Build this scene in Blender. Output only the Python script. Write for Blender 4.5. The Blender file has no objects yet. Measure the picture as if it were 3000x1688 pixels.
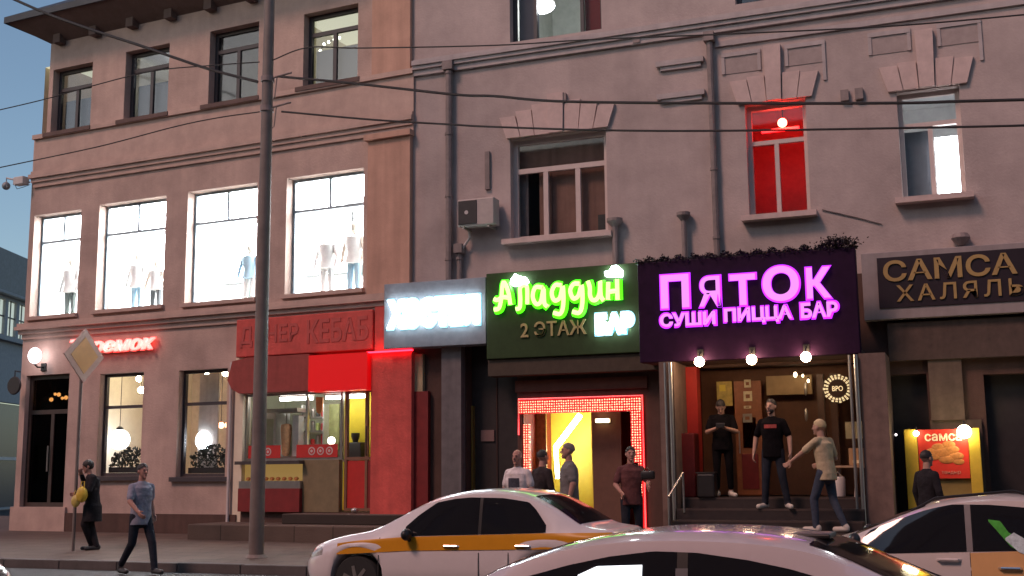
import bpy, bmesh, math, random
import numpy as np
from mathutils import Vector, Matrix
random.seed(7); np.random.seed(7)
SC = bpy.context.scene
COL = SC.collection
RAD = math.radians

# ------------------------------------------------------------------ camera
FPX, EYE = 3400.0, 1.65                      # focal length in pixels of a 3000 px wide frame
YAW, PIT, ROLL = RAD(21.3), RAD(8.88), 0.0092
_d0 = np.array([-math.sin(YAW), math.cos(YAW), 0]); _r0 = np.array([math.cos(YAW), math.sin(YAW), 0]); _z = np.array([0, 0, 1.0])
_F = math.cos(PIT) * _d0 + math.sin(PIT) * _z
_U0 = -math.sin(PIT) * _d0 + math.cos(PIT) * _z
_U = math.cos(ROLL) * _U0 + math.sin(ROLL) * _r0
_R = math.cos(ROLL) * _r0 - math.sin(ROLL) * _U0
_C = np.array([0, 0, EYE])
cam = bpy.data.cameras.new("camera"); cam_o = bpy.data.objects.new("camera", cam); COL.objects.link(cam_o)
cam.sensor_width = 36; cam.lens = 36 * FPX / 3000; cam.clip_end = 2000; cam.clip_start = 0.05
cam_o.matrix_world = Matrix(((_R[0], _U[0], -_F[0], 0), (_R[1], _U[1], -_F[1], 0), (_R[2], _U[2], -_F[2], EYE), (0, 0, 0, 1)))
SC.camera = cam_o
SC.render.resolution_x, SC.render.resolution_y = 1024, 576

# ------------------------------------------------------------------ world, street light, exposure
W = bpy.data.worlds.new("World"); SC.world = W; W.use_nodes = True
nt = W.node_tree; bg = nt.nodes["Background"]
sky = nt.nodes.new("ShaderNodeTexSky"); sky.sky_type = 'NISHITA'; sky.sun_disc = False
SUN_AND_GLOW_AZ, GLOW_EL = RAD(212), RAD(50)
sky.sun_elevation = RAD(16); sky.sun_rotation = SUN_AND_GLOW_AZ; sky.air_density = 1.0; sky.dust_density = .9; sky.ozone_density = 1.6
nt.links.new(sky.outputs[0], bg.inputs[0]); bg.inputs[1].default_value = 0.125
sun = bpy.data.lights.new("sun", 'SUN'); sun.energy = 1.6; sun.angle = RAD(14); sun.color = (1, .56, .45)  # lamp stands in for street lamps out of frame, not the sky's sun
street_glow_o = bpy.data.objects.new("sun", sun); COL.objects.link(street_glow_o)  # stand-in for street lamps out of frame
_sd = Vector((math.sin(SUN_AND_GLOW_AZ) * math.cos(GLOW_EL), math.cos(SUN_AND_GLOW_AZ) * math.cos(GLOW_EL), math.sin(GLOW_EL)))
street_glow_o.rotation_euler = _sd.to_track_quat('Z', 'Y').to_euler(); street_glow_o.location = (-5, -10, 20)
SC.view_settings.view_transform = 'Standard'; SC.view_settings.look = 'None'
SC.view_settings.exposure = 0.3; SC.view_settings.gamma = 1
SC.cycles.use_denoising = True; SC.cycles.max_bounces = 8; SC.cycles.sample_clamp_indirect = 4.0
SC.cycles.transparent_max_bounces = 16

# ------------------------------------------------------------------ frames and pixel measuring
YR = 21.0
def _ray(px, py): return _F * FPX + _R * (px - 1500) - _U * (py - 844)
def at(px, py, Y):
    d = _ray(px, py); return _C + d * (Y / d[1])
def ground(px, py, h=0.0):
    d = _ray(px, py); return _C + d * ((h - EYE) / d[2])
_J = at(1210, 900, YR); _J[2] = 0
A4 = RAD(4)
FR = {'W': Matrix.Identity(4), 'R': Matrix.Translation((0, YR, 0)),
      'L': Matrix.Translation(tuple(_J)) @ Matrix.Rotation(-A4, 4, 'Z')}
def _pl(fr, px, py, y):
    m = FR[fr]; n = np.array(m.to_3x3() @ Vector((0, 1, 0))); p0 = np.array(m @ Vector((0, y, 0)))
    d = _ray(px, py); q = _C + d * (np.dot(n, p0 - _C) / np.dot(n, d))
    return m.inverted() @ Vector(q)
def L(px, py, d=0): q = _pl('L', px, py, -d); return q.x, q.z
def R(px, py, d=0): q = _pl('R', px, py, -d); return q.x, q.z

# ------------------------------------------------------------------ materials
MATS = {}
def _new(name):
    m = bpy.data.materials.new(name); m.use_nodes = True; MATS[name] = m
    return m, m.node_tree, m.node_tree.nodes["Principled BSDF"]
def mat(name, col, rough=.7, metal=0.0, var=.12, scale=6.0, bump=.0, bscale=40.0, coat=0.0, spec=.5, streak=0.0):
    if name in MATS: return MATS[name]
    m, t, b = _new(name); n = t.nodes; l = t.links
    b.inputs["Roughness"].default_value = rough; b.inputs["Metallic"].default_value = metal
    b.inputs["Specular IOR Level"].default_value = spec; b.inputs["Coat Weight"].default_value = coat; b.inputs["Coat Roughness"].default_value = .04
    tc = n.new("ShaderNodeTexCoord")
    if var > 0:
        nz = n.new("ShaderNodeTexNoise"); nz.inputs["Scale"].default_value = scale; nz.inputs["Detail"].default_value = 6; nz.inputs["Roughness"].default_value = .65
        l.new(tc.outputs["Object"], nz.inputs["Vector"])
        mr = n.new("ShaderNodeMapRange"); mr.inputs[1].default_value = .3; mr.inputs[2].default_value = .7
        mr.inputs[3].default_value = 1 - var; mr.inputs[4].default_value = 1 + var
        l.new(nz.outputs["Fac"], mr.inputs[0]); fac = mr.outputs[0]
        if streak > 0:
            mp = n.new("ShaderNodeMapping"); mp.inputs["Scale"].default_value = (3.5, 3.5, .25)
            l.new(tc.outputs["Object"], mp.inputs[0])
            n2 = n.new("ShaderNodeTexNoise"); n2.inputs["Scale"].default_value = 1.6; n2.inputs["Detail"].default_value = 5
            l.new(mp.outputs[0], n2.inputs["Vector"])
            m2 = n.new("ShaderNodeMapRange"); m2.inputs[1].default_value = .35; m2.inputs[2].default_value = .75; m2.inputs[3].default_value = 1 + streak * .4; m2.inputs[4].default_value = 1 - streak
            l.new(n2.outputs["Fac"], m2.inputs[0])
            mu = n.new("ShaderNodeMath"); mu.operation = 'MULTIPLY'; l.new(fac, mu.inputs[0]); l.new(m2.outputs[0], mu.inputs[1]); fac = mu.outputs[0]
        vm = n.new("ShaderNodeVectorMath"); vm.operation = 'SCALE'; vm.inputs[0].default_value = col[:3]
        l.new(fac, vm.inputs["Scale"]); l.new(vm.outputs[0], b.inputs["Base Color"])
    else:
        b.inputs["Base Color"].default_value = (*col[:3], 1)
    if bump > 0:
        nb = n.new("ShaderNodeTexNoise"); nb.inputs["Scale"].default_value = bscale; nb.inputs["Detail"].default_value = 4
        l.new(tc.outputs["Object"], nb.inputs["Vector"])
        bp = n.new("ShaderNodeBump"); bp.inputs["Strength"].default_value = bump; bp.inputs["Distance"].default_value = .02
        l.new(nb.outputs["Fac"], bp.inputs["Height"]); l.new(bp.outputs[0], b.inputs["Normal"])
    return m
def glow(name, col, strength, base=(.8, .8, .8)):
    if name in MATS: return MATS[name]
    m, t, b = _new(name)
    b.inputs["Base Color"].default_value = (*base, 1); b.inputs["Roughness"].default_value = .4
    b.inputs["Emission Color"].default_value = (*col, 1); b.inputs["Emission Strength"].default_value = strength
    return m
def glass(name, tint=(1, 1, 1), refl=.08, rough=.03):
    if name in MATS: return MATS[name]
    m, t, b = _new(name); n = t.nodes; l = t.links; n.remove(b)
    tr = n.new("ShaderNodeBsdfTransparent"); tr.inputs[0].default_value = (*tint, 1)
    gl = n.new("ShaderNodeBsdfGlossy"); gl.inputs["Roughness"].default_value = rough; gl.inputs[0].default_value = (.9, .92, .95, 1)
    lw = n.new("ShaderNodeLayerWeight"); lw.inputs[0].default_value = .5
    pw = n.new("ShaderNodeMath"); pw.operation = 'POWER'; pw.inputs[1].default_value = 4; l.new(lw.outputs["Facing"], pw.inputs[0])
    ad = n.new("ShaderNodeMath"); ad.operation = 'MULTIPLY_ADD'; ad.inputs[1].default_value = .35; ad.inputs[2].default_value = refl * .5; ad.use_clamp = True; l.new(pw.outputs[0], ad.inputs[0])
    mx = n.new("ShaderNodeMixShader"); l.new(ad.outputs[0], mx.inputs[0]); l.new(tr.outputs[0], mx.inputs[1]); l.new(gl.outputs[0], mx.inputs[2])
    l.new(mx.outputs[0], n["Material Output"].inputs[0])
    return m

SALMON = mat("salmon_plaster", (.45, .325, .28), .9, var=.24, scale=.8, bump=.35, bscale=22, streak=.07)
SALMON2 = mat("salmon_moulding", (.47, .335, .285), .85, var=.14, scale=2, bump=.2, bscale=30, streak=.05)
ORANGE = mat("orange_plaster", (.50, .30, .225), .9, var=.13, scale=1.5, bump=.2, bscale=30, streak=.15)
GREYW = mat("grey_mauve_plaster", (.42, .34, .32), .9, var=.22, scale=.7, bump=.35, bscale=22, streak=.05)
STONE = mat("pink_stone_block", (.54, .41, .38), .85, var=.12, scale=5, bump=.2)
GREYM = mat("grey_mauve_moulding", (.42, .365, .36), .85, var=.1, scale=2, bump=.15, streak=.12)
DARKROOF = mat("dark_roof_metal", (.03, .032, .04), .5, metal=.3, var=.25, scale=2)
SOFFIT = mat("brown_soffit", (.13, .085, .075), .9, var=.2, scale=3)
FRAMED = mat("dark_window_frame", (.05, .04, .045), .5, var=.1)
FRAMEW = mat("pale_window_frame", (.55, .45, .42), .5, var=.06)
STEEL = mat("brushed_steel", (.5, .47, .44), .35, metal=.9, var=.1)
POLE = mat("grey_pole_paint", (.18, .142, .125), .6, metal=.0, var=.2, scale=3, bump=.1, streak=.2)
PIPE = mat("pipe_paint", (.23, .18, .17), .6, var=.2, streak=.2)
CABLE = mat("black_cable", (.012, .011, .012), .6, var=0)
BLACK = mat("black_plastic", (.015, .014, .015), .45, var=.1)
DARKP = mat("dark_panel", (.03, .024, .024), .5, var=.2)
RED = mat("red_panel_paint", (.48, .03, .025), .45, var=.1, bump=.03)
REDD = mat("dark_red_panel", (.20, .018, .018), .5, var=.15)
REDPL = mat("red_glow_plaster", (.55, .085, .07), .85, var=.18, scale=3, bump=.35, bscale=25, streak=.15)  # red paint with its saturation raised to carry the red glow
BROWN = mat("brown_plaster", (.085, .045, .035), .85, var=.2, scale=2, bump=.2, streak=.2)
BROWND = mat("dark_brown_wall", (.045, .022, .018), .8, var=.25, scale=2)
WOOD = mat("red_brown_wood", (.32, .10, .04), .45, var=.25, scale=5, bump=.1, streak=.25)
CREAM = mat("cream_wall_paint", (.72, .64, .5), .8, var=.05)
WHITEP = mat("white_interior_paint", (.85, .86, .86), .8, var=.03)
GREYI = mat("grey_interior_paint", (.42, .40, .40), .8, var=.08)
YELLOWI = mat("yellow_wall_paint", (.72, .58, .03), .6, var=.06)
PALE = mat("pale_board", (.55, .5, .48), .7, var=.08, streak=.12)
TILE = mat("dark_step_stone", (.03, .021, .02), .55, var=.25, scale=8, bump=.1)
ASPH = mat("asphalt", (.045, .043, .043), .75, var=.25, scale=1.5, bump=.35, bscale=60)
def slabs(m, w, h, k=.55):
    t = m.node_tree; n = t.nodes; l = t.links; b = n["Principled BSDF"]; src = b.inputs["Base Color"].links[0].from_socket
    tc = n.new("ShaderNodeTexCoord"); br = n.new("ShaderNodeTexBrick"); br.inputs["Scale"].default_value = 1; br.inputs["Brick Width"].default_value = w; br.inputs["Row Height"].default_value = h; br.inputs["Mortar Size"].default_value = .012
    br.inputs["Color1"].default_value = (1, 1, 1, 1); br.inputs["Color2"].default_value = (.82, .82, .82, 1); br.inputs["Mortar"].default_value = (k, k, k, 1); l.new(tc.outputs["Object"], br.inputs[0])
    mx = n.new("ShaderNodeVectorMath"); mx.operation = 'MULTIPLY'; l.new(src, mx.inputs[0]); l.new(br.outputs[0], mx.inputs[1]); l.new(mx.outputs[0], b.inputs["Base Color"]); return m
PAVE = mat("pavement_slabs", (.108, .074, .057), .8, var=.2, scale=1.2, bump=.3, bscale=25)
slabs(PAVE, .9, .45, .3)
KERB = mat("kerb_stone", (.09, .078, .075), .8, var=.2, scale=3, bump=.2)
LEAF = mat("dark_leaf", (.012, .018, .011), .6, var=.4, scale=9)
TINSEL = mat("black_tinsel", (.012, .008, .014), .5, var=.3)
GLASS = glass("window_glass", (.95, .97, .97), .05)
GLASSR = glass("reflective_window_glass", (.78, .82, .86), .10, .06)
GLASSC = glass("clear_shop_glass", (.97, .97, .97), .01)
WHITE_TUBE = glow("white_tube_light", (1, .97, .9), 20)
WARM_BULB = glow("warm_bulb_light", (1, .72, .42), 28)

# ------------------------------------------------------------------ mesh builder
class MB:
    def __init__(s): s.v = []; s.f = []; s.m = []; s.mats = []
    def _mi(s, m):
        if m not in s.mats: s.mats.append(m)
        return s.mats.index(m)
    def add(s, vs, fs, m):
        o = len(s.v); s.v += [tuple(map(float, p)) for p in vs]; k = s._mi(m)
        for f in fs: s.f.append(tuple(i + o for i in f)); s.m.append(k)
        return s
    def quad(s, a, b, c, d, m): return s.add([a, b, c, d], [(0, 1, 2, 3)], m)
    def box(s, x0, x1, y0, y1, z0, z1, m):
        vs = [(x, y, z) for z in (z0, z1) for y in (y0, y1) for x in (x0, x1)]
        return s.add(vs, [(0, 2, 3, 1), (4, 5, 7, 6), (0, 1, 5, 4), (1, 3, 7, 5), (3, 2, 6, 7), (2, 0, 4, 6)], m)
    def bbox(s, x0, x1, y0, y1, z0, z1, m, b=.01):            # chamfered box
        bm = bmesh.new(); bmesh.ops.create_cube(bm, size=1)
        for v in bm.verts: v.co = (x0 + (v.co.x + .5) * (x1 - x0), y0 + (v.co.y + .5) * (y1 - y0), z0 + (v.co.z + .5) * (z1 - z0))
        bmesh.ops.bevel(bm, geom=bm.edges[:], offset=b, segments=2, affect='EDGES', profile=.5)
        s.bm(bm, m); return s
    def bm(s, bm, m):
        bm.verts.index_update(); s.add([v.co for v in bm.verts], [[v.index for v in f.verts] for f in bm.faces], m); bm.free()
    def prism(s, pts, y0, y1, m):                              # pts (x,z) outline, extruded along y
        n = len(pts)
        vs = [(x, y0, z) for x, z in pts] + [(x, y1, z) for x, z in pts]
        fs = [tuple(range(n)), tuple(range(2 * n - 1, n - 1, -1))] + [(i, i + n, (i + 1) % n + n, (i + 1) % n) for i in range(n)]
        return s.add(vs, fs, m)
    def tube(s, pts, r, m, n=8, cap=True):
        P = [Vector(p) for p in pts]; K = len(P)
        rs = r if isinstance(r, (list, tuple)) else [r] * K
        vs = []; prev = None
        for i, p in enumerate(P):
            d = (P[min(i + 1, K - 1)] - P[max(i - 1, 0)]).normalized()
            a = prev if prev is not None and abs(prev.dot(d)) < .95 else (Vector((0, 0, 1)) if abs(d.z) < .9 else Vector((1, 0, 0)))
            x = (a - d * a.dot(d)).normalized(); y = d.cross(x); prev = x
            for k in range(n):
                t = 2 * math.pi * k / n; vs.append(p + x * (rs[i] * math.cos(t)) + y * (rs[i] * math.sin(t)))
        fs = [(i * n + k, i * n + (k + 1) % n, (i + 1) * n + (k + 1) % n, (i + 1) * n + k) for i in range(K - 1) for k in range(n)]
        if cap: fs += [tuple(range(n - 1, -1, -1)), tuple((K - 1) * n + k for k in range(n))]
        return s.add(vs, fs, m)
    def lathe(s, c, prof, m, n=20, axis='z'):                  # prof: (r, h)
        vs = []
        for r, h in prof:
            for k in range(n):
                t = 2 * math.pi * k / n; a, b = r * math.cos(t), r * math.sin(t)
                vs.append({'z': (c[0] + a, c[1] + b, c[2] + h), 'y': (c[0] + a, c[1] + h, c[2] + b), 'x': (c[0] + h, c[1] + a, c[2] + b)}[axis])
        fs = [(i * n + k, i * n + (k + 1) % n, (i + 1) * n + (k + 1) % n, (i + 1) * n + k) for i in range(len(prof) - 1) for k in range(n)]
        fs += [tuple(range(n - 1, -1, -1)), tuple((len(prof) - 1) * n + k for k in range(n))]
        return s.add(vs, fs, m)
    def ball(s, c, r, m, n=14, sq=(1, 1, 1)):
        prof = [(max(1e-4, r * math.sin(math.pi * i / n)), -r * math.cos(math.pi * i / n)) for i in range(n + 1)]
        o = len(s.v); s.lathe((0, 0, 0), prof, m, n + 2)
        for i in range(o, len(s.v)):
            x, y, z = s.v[i]; s.v[i] = (c[0] + x * sq[0], c[1] + y * sq[1], c[2] + z * sq[2])
        return s

def link_mesh(name, mb, off=(0, 0, 0), smooth=False, bevel=0):
    me = bpy.data.meshes.new(name)
    o = Vector(off)
    me.from_pydata([tuple(Vector(v) - o) for v in mb.v], [], mb.f)
    for m in mb.mats: me.materials.append(m)
    me.polygons.foreach_set("material_index", mb.m)
    bm = bmesh.new(); bm.from_mesh(me); bmesh.ops.recalc_face_normals(bm, faces=bm.faces[:]); bm.to_mesh(me); bm.free()
    if smooth:
        me.polygons.foreach_set("use_smooth", [True] * len(me.polygons))
        me.set_sharp_from_angle(angle=RAD(smooth if smooth is not True else 40))
    ob = bpy.data.objects.new(name, me); COL.objects.link(ob)
    return ob
class Thing:
    def __init__(s, name, label, cat, fr='W', base=(0, 0, 0), group=None, kind=None, rz=0):
        s.base = Vector(base)
        s.e = bpy.data.objects.new(name, None); COL.objects.link(s.e); s.e.empty_display_size = .2
        s.e.matrix_world = FR[fr] @ Matrix.Translation(s.base) @ Matrix.Rotation(rz, 4, 'Z')
        s.e['label'] = label; s.e['category'] = cat
        if group: s.e['group'] = group
        if kind: s.e['kind'] = kind
    def part(s, name, mb, smooth=False, label=None, parent=None):
        o = link_mesh(name, mb, s.base, smooth)
        o.parent = parent or s.e
        if label: o['label'] = label
        return o
def solo(name, label, cat, mb, fr='W', base=None, group=None, kind=None, smooth=False):
    if base is None:
        a = np.array(mb.v); base = (float((a[:, 0].min() + a[:, 0].max()) / 2), float((a[:, 1].min() + a[:, 1].max()) / 2), float(a[:, 2].min()))
    o = link_mesh(name, mb, base, smooth); o.matrix_world = FR[fr] @ Matrix.Translation(base)
    if label: o['label'] = label
    if cat: o['category'] = cat
    if group: o['group'] = group
    if kind: o['kind'] = kind
    return o

def wall(mb, u0, u1, z0, z1, y, ops, depth, m, mr=None):
    us = sorted({u0, u1, *[o[0] for o in ops], *[o[1] for o in ops]}); zs = sorted({z0, z1, *[o[2] for o in ops], *[o[3] for o in ops]})
    us = [u for u in us if u0 <= u <= u1]; zs = [z for z in zs if z0 <= z <= z1]
    for i in range(len(us) - 1):
        for j in range(len(zs) - 1):
            cu, cz = (us[i] + us[i + 1]) / 2, (zs[j] + zs[j + 1]) / 2
            if any(o[0] < cu < o[1] and o[2] < cz < o[3] for o in ops): continue
            mb.quad((us[i], y, zs[j]), (us[i + 1], y, zs[j]), (us[i + 1], y, zs[j + 1]), (us[i], y, zs[j + 1]), m)
    for a, b, c, d in ops:
        r = mr or m
        mb.quad((a, y, c), (a, y + depth, c), (a, y + depth, d), (a, y, d), r); mb.quad((b, y, c), (b, y + depth, c), (b, y + depth, d), (b, y, d), r)
        mb.quad((a, y, d), (a, y + depth, d), (b, y + depth, d), (b, y, d), r); mb.quad((a, y, c), (a, y + depth, c), (b, y + depth, c), (b, y, c), r)
def room(mb, u0, u1, z0, z1, y0, y1, mw, mc=None, mf=None, mback=None):
    mb.quad((u0, y1, z0), (u1, y1, z0), (u1, y1, z1), (u0, y1, z1), mback or mw)
    mb.quad((u0, y0, z0), (u0, y1, z0), (u0, y1, z1), (u0, y0, z1), mw); mb.quad((u1, y0, z0), (u1, y1, z0), (u1, y1, z1), (u1, y0, z1), mw)
    mb.quad((u0, y0, z1), (u1, y0, z1), (u1, y1, z1), (u0, y1, z1), mc or mw); mb.quad((u0, y0, z0), (u1, y0, z0), (u1, y1, z0), (u0, y1, z0), mf or mw)
def frame_bars(u0, u1, z0, z1, y, w, t, m, vs=(), hs=()):
    """outer frame; vs: (u, za, zb) upright bars, hs: (z, ua, ub) cross bars"""
    mb = MB()
    mb.box(u0, u0 + w, y, y + t, z0, z1, m); mb.box(u1 - w, u1, y, y + t, z0, z1, m)
    mb.box(u0 + w, u1 - w, y, y + t, z0, z0 + w, m); mb.box(u0 + w, u1 - w, y, y + t, z1 - w, z1, m)
    for z, a, b in hs: mb.box(a + w, b - w, y + .003, y + t - .003, z - w / 2, z + w / 2, m)
    for u, a, b in vs: mb.box(u - w / 2, u + w / 2, y + .006, y + t - .006, a, b, m)
    return mb
def pane_mb(u0, u1, z0, z1, y, m): return MB().box(u0, u1, y, y + .008, z0, z1, m)
def window(T, u0, u1, z0, z1, y, fm, gm, vs=(), hs=(), w=.07, t=.08, sill=None, sm=None, name="window", label=None):
    o = T.part(name, frame_bars(u0, u1, z0, z1, y, w, t, fm, vs, hs), label=label)
    T.part("pane", pane_mb(u0 + w, u1 - w, z0 + w, z1 - w, y + t * .45, gm), parent=o)
    if sill: T.part("sill", MB().box(u0 - .12, u1 + .12, -sill, .02, z0 - .1, z0 - .002, sm or fm), parent=o)
    return o
_tc = {}
def text_mb(mb, s, u0, u1, z0, z1, y0, y1, m, bold=.02, shear=0.0, spacing=1.0):
    """letters fitted to the rectangle u0..u1, z0..z1, standing between y0 (front) and y1 (back)"""
    c = bpy.data.curves.new("lettering", 'FONT'); c.body = s; c.extrude = .05; c.offset = bold; c.shear = shear; c.space_character = spacing; c.resolution_u = 4
    o = bpy.data.objects.new("lettering", c); COL.objects.link(o)
    dg = bpy.context.evaluated_depsgraph_get(); me = bpy.data.meshes.new_from_object(o.evaluated_get(dg))
    bpy.data.objects.remove(o); bpy.data.curves.remove(c)
    a = np.array([v.co for v in me.vertices]); lo, hi = a.min(0), a.max(0)
    b = (a - lo) / np.maximum(hi - lo, 1e-6)
    vs = np.stack([u0 + b[:, 0] * (u1 - u0), y1 + b[:, 2] * (y0 - y1), z0 + b[:, 1] * (z1 - z0)], 1)
    mb.add(vs, [tuple(p.vertices) for p in me.polygons], m); bpy.data.meshes.remove(me)
    return mb
def structure(name, mb, smooth=False): return solo(name, None, None, mb, kind='structure', smooth=smooth, base=(0, 0, 0))

# ================================================================== ground
KY = 16.5
structure("ground", MB().quad((-400, -300, -.03), (400, -300, -.03), (400, 700, -.03), (-400, 700, -.03), ASPH))
structure("road", MB().quad((-90, -6, 0), (60, -6, 0), (60, KY, 0), (-90, KY, 0), ASPH))
pv = MB(); pv.quad((-90, KY + .16, .15), (60, KY + .16, .15), (60, 21.0, .33), (-90, 21.0, .33), PAVE); pv.quad((-90, 21.0, .33), (60, 21.0, .33), (60, 29, .34), (-90, 29, .34), PAVE)
structure("pavement", pv)
kb = MB()
for i in range(48):
    x = -40 + i * 1.25; kb.bbox(x + .006, x + 1.244, KY, KY + .16, -.05, .152 + random.uniform(-.004, .004), KERB, .015)
structure("kerb", kb)

# ================================================================== left corner building
LB = Thing("corner_building", "salmon plastered three storey corner building with bright white shop windows", "building", 'L', (0, 0, .2))
TOPS = [(-10.37, -9.06, 9.95, 11.6), (-8.0, -6.65, 9.95, 11.67), (-5.45, -4.05, 9.95, 11.74), (-2.82, -1.4, 9.97, 11.68)]
MIDS = [(-10.74, -9.2, 5.4, 7.92), (-8.62, -6.58, 5.42, 7.97), (-5.94, -3.98, 5.4, 7.98), (-3.19, -1.21, 5.4, 7.98)]
DOOR = (-10.72, -9.32, .88, 3.98); RW = [(-8.36, -7.04, 1.58, 3.92), (-6.02, -4.66, 1.55, 3.9)]; SHOP = (-4.2, -.84, .82, 3.3)
w = MB(); wall(w, -10.9, -.0, 5.1, 9.9, 0, MIDS, .32, SALMON); LB.part("wall", w)
w = MB(); wall(w, -10.5, 0, 9.9, 12.62, 0, TOPS, .28, SALMON); w.quad((-10.5, 0, 9.9), (-10.5, 12, 9.9), (-10.5, 12, 12.62), (-10.5, 0, 12.62), SALMON); LB.part("wall", w)
w = MB(); wall(w, -10.9, -4.42, .1, 5.1, 0, [DOOR] + RW, .25, SALMON); w.quad((-10.9, 0, .1), (-10.9, 12, .1), (-10.9, 12, 9.9), (-10.9, 0, 9.9), SALMON)
w.box(-4.42, -4.2, -.02, .25, .1, 4.1, CREAM); LB.part("wall", w)
w = MB(); wall(w, -4.4, 0.0, 3.3, 5.1, .05, [], .2, REDPL); LB.part("wall", w, label="red plaster strip above the kebab shop, red glow in its colour")
w = MB(); w.box(-.84, .1, -.22, .6, .3, 4.0, REDPL); w.box(-.84, -.02, -.1, .5, 4.0, 5.0, REDPL); LB.part("pillar", w, label="red plastered pillar beside the kebab shop, red glow in its colour")
w = MB(); w.box(-.9, .14, -.30, -.23, 4.005, 4.03, glow("crimson_light_strip", (1, .012, .03), 9, (.4, .02, .03))); solo("light_strip", "thin crimson light strip along the top of the red pillar under the hostel board", "light strip", w, 'L')
w = MB(); w.box(-10.95, -9.2, -.06, 0, .1, .88, SALMON2); w.box(-9.2, -4.3, -.05, 0, .1, .75, BROWN); LB.part("plinth", w)
w = MB(); w.box(-1.04, -.02, -.12, 0, 5.15, 8.62, ORANGE); w.box(-1.1, .02, -.2, 0, 8.5, 8.62, ORANGE); w.box(-.98, -.04, -.1, 0, 9.95, 12.6, ORANGE); LB.part("pilaster", w)
# string courses: stepped profiles swept along the front and round the left corner
def course(prof, u0, u1, m, ext=True):
    mb = MB()
    for (d0, za, zb) in prof:
        mb.box(u0 - (d0 if ext else 0), u1, -d0, 0.0, za, zb, m); 
        if ext: mb.box(u0 - d0, u0, .0, 10, za, zb, m)
    return mb
LB.part("cornice", course([(.11, 9.84, 9.95), (.05, 9.02, 9.84), (.10, 8.94, 9.02), (.14, 8.84, 8.94), (.09, 8.74, 8.84), (.05, 8.62, 8.74)], -10.75, .02, SALMON2), smooth=20)
LB.part("cornice", course([(.14, 5.16, 5.24), (.18, 5.08, 5.16), (.11, 4.98, 5.08), (.05, 4.86, 4.98)], -10.85, -.02, SALMON2), smooth=20)
w = MB()                                                          # eaves: soffit, fascia and roof slopes
w.add([(-10.5, 0, 12.3), (0, 0, 12.3), (0, -.75, 12.72), (-11.25, -.75, 12.72), (-11.25, 12, 12.72), (-10.5, 12, 12.3)], [(0, 1, 2, 3), (0, 3, 4, 5)], SOFFIT)
w.box(-11.29, 0, -.79, -.75, 12.7, 12.86, DARKROOF); w.box(-11.29, -11.25, -.75, 12, 12.7, 12.86, DARKROOF)
w.add([(-11.29, -.79, 12.86), (0, -.79, 12.86), (0, 4.5, 16.2), (-7, 4.5, 16.2), (-11.29, 12, 12.86), (-7, 8, 16.2), (0, 8, 16.2)], [(0, 1, 2, 3), (0, 3, 5, 4), (3, 2, 6, 5)], DARKROOF)
LB.part("roof", w)
for u in np.arange(-10.1, -.4, 1.18):
    w = MB(); w.prism([(u - .11, 12.2), (u + .11, 12.2), (u + .11, 12.62), (u - .11, 12.62)], -.22, 0, SOFFIT); LB.part("eaves_bracket", w)
w = MB(); w.tube([(-4.5, -.07, .35), (-4.5, -.07, 4.0)], .035, PALE, 8); LB.part("downpipe", w, smooth=True)
for (u, z) in ((-.62, 4.2),):
    pass
# upper small windows with their rooms
for i, (a, b, c, d) in enumerate(TOPS):
    tz = c + (d - c) * (.74 if i != 0 else .70); um = (a + b) / 2 - .02
    window(LB, a, b, c, d, .2, FRAMED, GLASSR, vs=[(um, c, tz)], hs=[(tz, a, b)], w=.09, t=.08, sill=.13, sm=SOFFIT)
    r = MB(); room(r, a - .6, b + .6, c - .4, d + .25, .285, 2.6, CREAM if i in (0, 3) else GREYI, mc=(glow("glowing_ceiling", (.9, .85, .55), .55) if i in (0, 3) else GREYI), mf=GREYI); LB.part("room", r)  # ceiling material glows in place of a room lamp
    bl = MB()
    if i != 2:
        bl.box(a + .1, b - .1, .36, .37, c + .05, c + (d - c) * .55, mat("grey_roller_blind", (.15, .19, .21), .8, var=.1))
        solo("roller_blind", ["grey roller blind drawn half up in the top window nearest the street corner", "grey roller blind in the second top window from the corner", "", "grey roller blind in the top window right of the tall lamp post"][i], "blind", bl, 'L', group="blinds in the top floor windows")
tl = MB(); tl.tube([(-9.62, .9, 11.28), (-9.15, .9, 11.3)], .03, glow("yellow_white_tube", (1, .93, .7), 5), 8); tl.tube([(-9.66, .9, 11.2), (-9.7, .9, 10.75)], .03, MATS["yellow_white_tube"], 8)
solo("strip_light", "angled white strip light inside the top floor window at the corner", "strip light", tl, 'L')
sp = MB()
for u, z in ((-2.62, 11.12), (-2.5, 11.15), (-2.35, 11.18), (-2.22, 11.2), (-2.72, 10.98), (-2.73, 10.8), (-2.73, 10.62)): sp.ball((u, .5, z), .035, MATS["yellow_white_tube"], 8)
sp.tube([(-2.73, .5, 10.62), (-2.73, .5, 10.8), (-2.72, .5, 10.98), (-2.62, .5, 11.12), (-2.5, .5, 11.15), (-2.35, .5, 11.18), (-2.22, .5, 11.2)], .012, CABLE, 5)
solo("fairy_lights", "row of small white fairy lights inside the top window right of the lamp post", "fairy lights", sp, 'L')
if True:
    r = MB(); room(r, -7.9, -6.7, 10, 11.6, .5, .51, CREAM)
LBULB = MB(); LBULB.box(-7.7, -6.95, 1.4, 1.5, 11.45, 11.5, WHITE_TUBE)
solo("ceiling_light", "ceiling tube light behind the second top floor window", "ceiling light", LBULB, 'L')

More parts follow.
